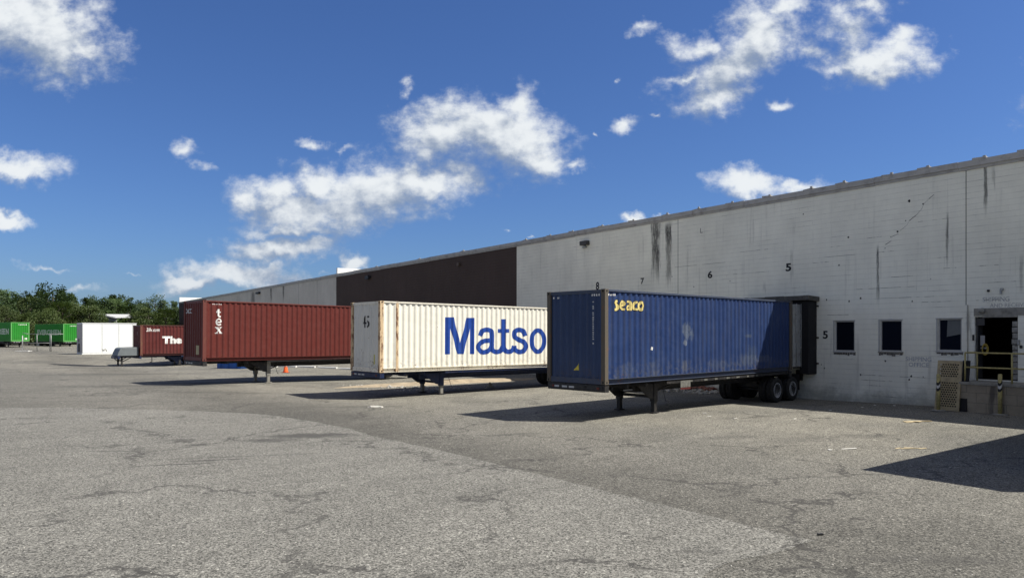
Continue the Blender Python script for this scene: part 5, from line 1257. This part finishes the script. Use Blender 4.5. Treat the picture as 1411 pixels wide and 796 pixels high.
# (photo column, photo row of the top, distance, kind, how it reads)
TREES = [(-14,396,150,0,''),(8,399,168,2,''),(14,428,132,4,''),(30,402,160,3,''),(-2,420,128,1,''),(44,408,150,1,''),(40,432,128,4,''),(72,391,140,0,''),(60,408,152,3,''),(94,404,150,2,''),(86,415,132,1,''),(64,425,126,4,''),
 (108,418,136,4,''),(124,421,134,1,''),(118,409,175,5,''),(126,411,172,5,''),(134,408,178,3,''),(146,409,172,0,''),(156,405,180,5,''),(160,412,170,2,''),(172,407,176,3,''),(180,416,168,0,''),
 (196,418,160,2,''),(214,406,150,0,''),(205,425,132,4,''),(228,424,134,1,''),(240,414,165,5,''),(244,424,150,2,''),(190,430,140,1,''),(186,414,200,3,''),(100,408,185,5,''),(258,420,170,0,''),(-30,410,140,2,''),(-60,400,150,4,''),(222,418,158,3,''),(168,430,150,3,''),(154,422,182,1,''),(138,418,180,2,''),(52,413,170,2,''),(22,410,175,0,'')]
order = sorted(range(len(TREES)), key=lambda i: TREES[i][0])
PL = {}
def near_lab(px):
    if px < 5: return 'at the left edge of the photo'
    if px < 45: return 'over the left green container'
    if px < 88: return 'over the lettered green container'
    if px < 112: return 'between the green containers and the white box body'
    if px < 135: return 'just left of the pale shed'
    if px < 188: return 'behind the pale shed'
    if px < 215: return 'over the short dark red container'
    return 'near the far corner of the warehouse'
cnt = {}
for i in order:
    px, py, Y, k, _ = TREES[i]
    X = (px - PX0)/FPX*Y; g = .5; H = EYE + (HOR - py)/FPX*Y - g
    root = protos[k] if not used[k] else copy_tree(protos[k]); used[k] = True
    root.location = (X, Y, g); root.rotation_euler = (0, 0, i*1.7); sc = H/10.2; root.scale = (sc*1.02, sc*1.02, sc)
    tall = 'tall ' if H > 9.6 else ('low ' if H < 6.5 else '')
    far_ = 'farther back' if Y > 165 else ('nearest' if Y < 135 else 'mid distance')
    lab = f'{tall}{KIND[k]}, {far_}, {near_lab(px)}'.replace('between the green containers and the white box body', 'right of the green containers')
    if lab in cnt: lab = f'{tall}{KIND[k]}, {far_}, right of its like, {near_lab(px)}'
    if lab in cnt: lab = lab.replace('right of its like', 'rightmost')
    lab = lab.replace('right of its like', 'further right')
    cnt[lab] = 1
    tag(root, lab, 'tree', 'trees beyond the yard')
# undergrowth that closes the gaps under the crowns
random.seed(21); L = MB()
for _ in range(15000):
    px = random.uniform(-90, 262); Y = random.uniform(136, 186); h_ = random.uniform(0, 5.2)*(0.72+.18*sin(px*.09)+.10*sin(px*.31+1)); X = (px-PX0)/FPX*Y
    q = Vector((X, Y, .5+h_)); u = Vector((random.gauss(0,1), random.gauss(0,1), random.gauss(0,1))).normalized(); v = u.orthogonal().normalized(); s_ = random.uniform(.5, 1.1)
    L.bm.faces.new([L.bm.verts.new(q+u*s_*.6), L.bm.verts.new(q+v*s_*.45), L.bm.verts.new(q-u*s_*.6), L.bm.verts.new(q-v*s_*.45)])
me = bpy.data.meshes.new('undergrowth'); L.bm.to_mesh(me); L.bm.free(); me.materials.append(LM[2]); o = bpy.data.objects.new('undergrowth', me); C.objects.link(o)
tag(o, 'dense undergrowth below the distant trees', 'undergrowth', kind='stuff')
# pale shed among the trees
Yh = 142.0; HX = lambda px: (px-PX0)/FPX*Yh; HZ = lambda py: EYE + (HOR-py)/FPX*Yh
hs = empty('shed', (HX(137), Yh, .5)); tag(hs, 'grey shed with white roof edge among the trees', 'shed')
m = MB(); Wm = HX(160)-HX(137); P = [(0, 0), (Wm, 0), (Wm, HZ(438)-.5), (0, HZ(433)-.5)]
m.face([(a, 0, b) for a, b in P]); m.face([(a, 9, b) for a, b in P]); m.face([(0, 0, 0), (0, 9, 0), (0, 9, P[3][1]), (0, 0, P[3][1])]); m.face([(Wm, 0, 0), (Wm, 9, 0), (Wm, 9, P[2][1]), (Wm, 0, P[2][1])])
m.build('wall', simple('grey_shed_wall', (.26, .26, .27), .8), hs)
m = MB(); m.face([(-.2, -.3, HZ(432.6)-.5), (Wm+.1, -.3, HZ(437.8)-.5), (HX(188)-HX(137), 6, HZ(437)-.5), (HX(172)-HX(137), 8, HZ(431.5)-.5)])
rf = m.build('roof', simple('pale_shed_roof', (.42, .43, .43), .7), hs)
m = MB(); m.box(-.2, Wm+.1, -.35, -.25, 0, .22, Matrix.Translation((0, 0, HZ(432.6)-.6)) @ Matrix.Rotation(math.atan2(HZ(432.6)-HZ(437.8), Wm), 4, 'Y')); m.build('fascia', simple('white_fascia', (.8, .8, .8), .6), rf)
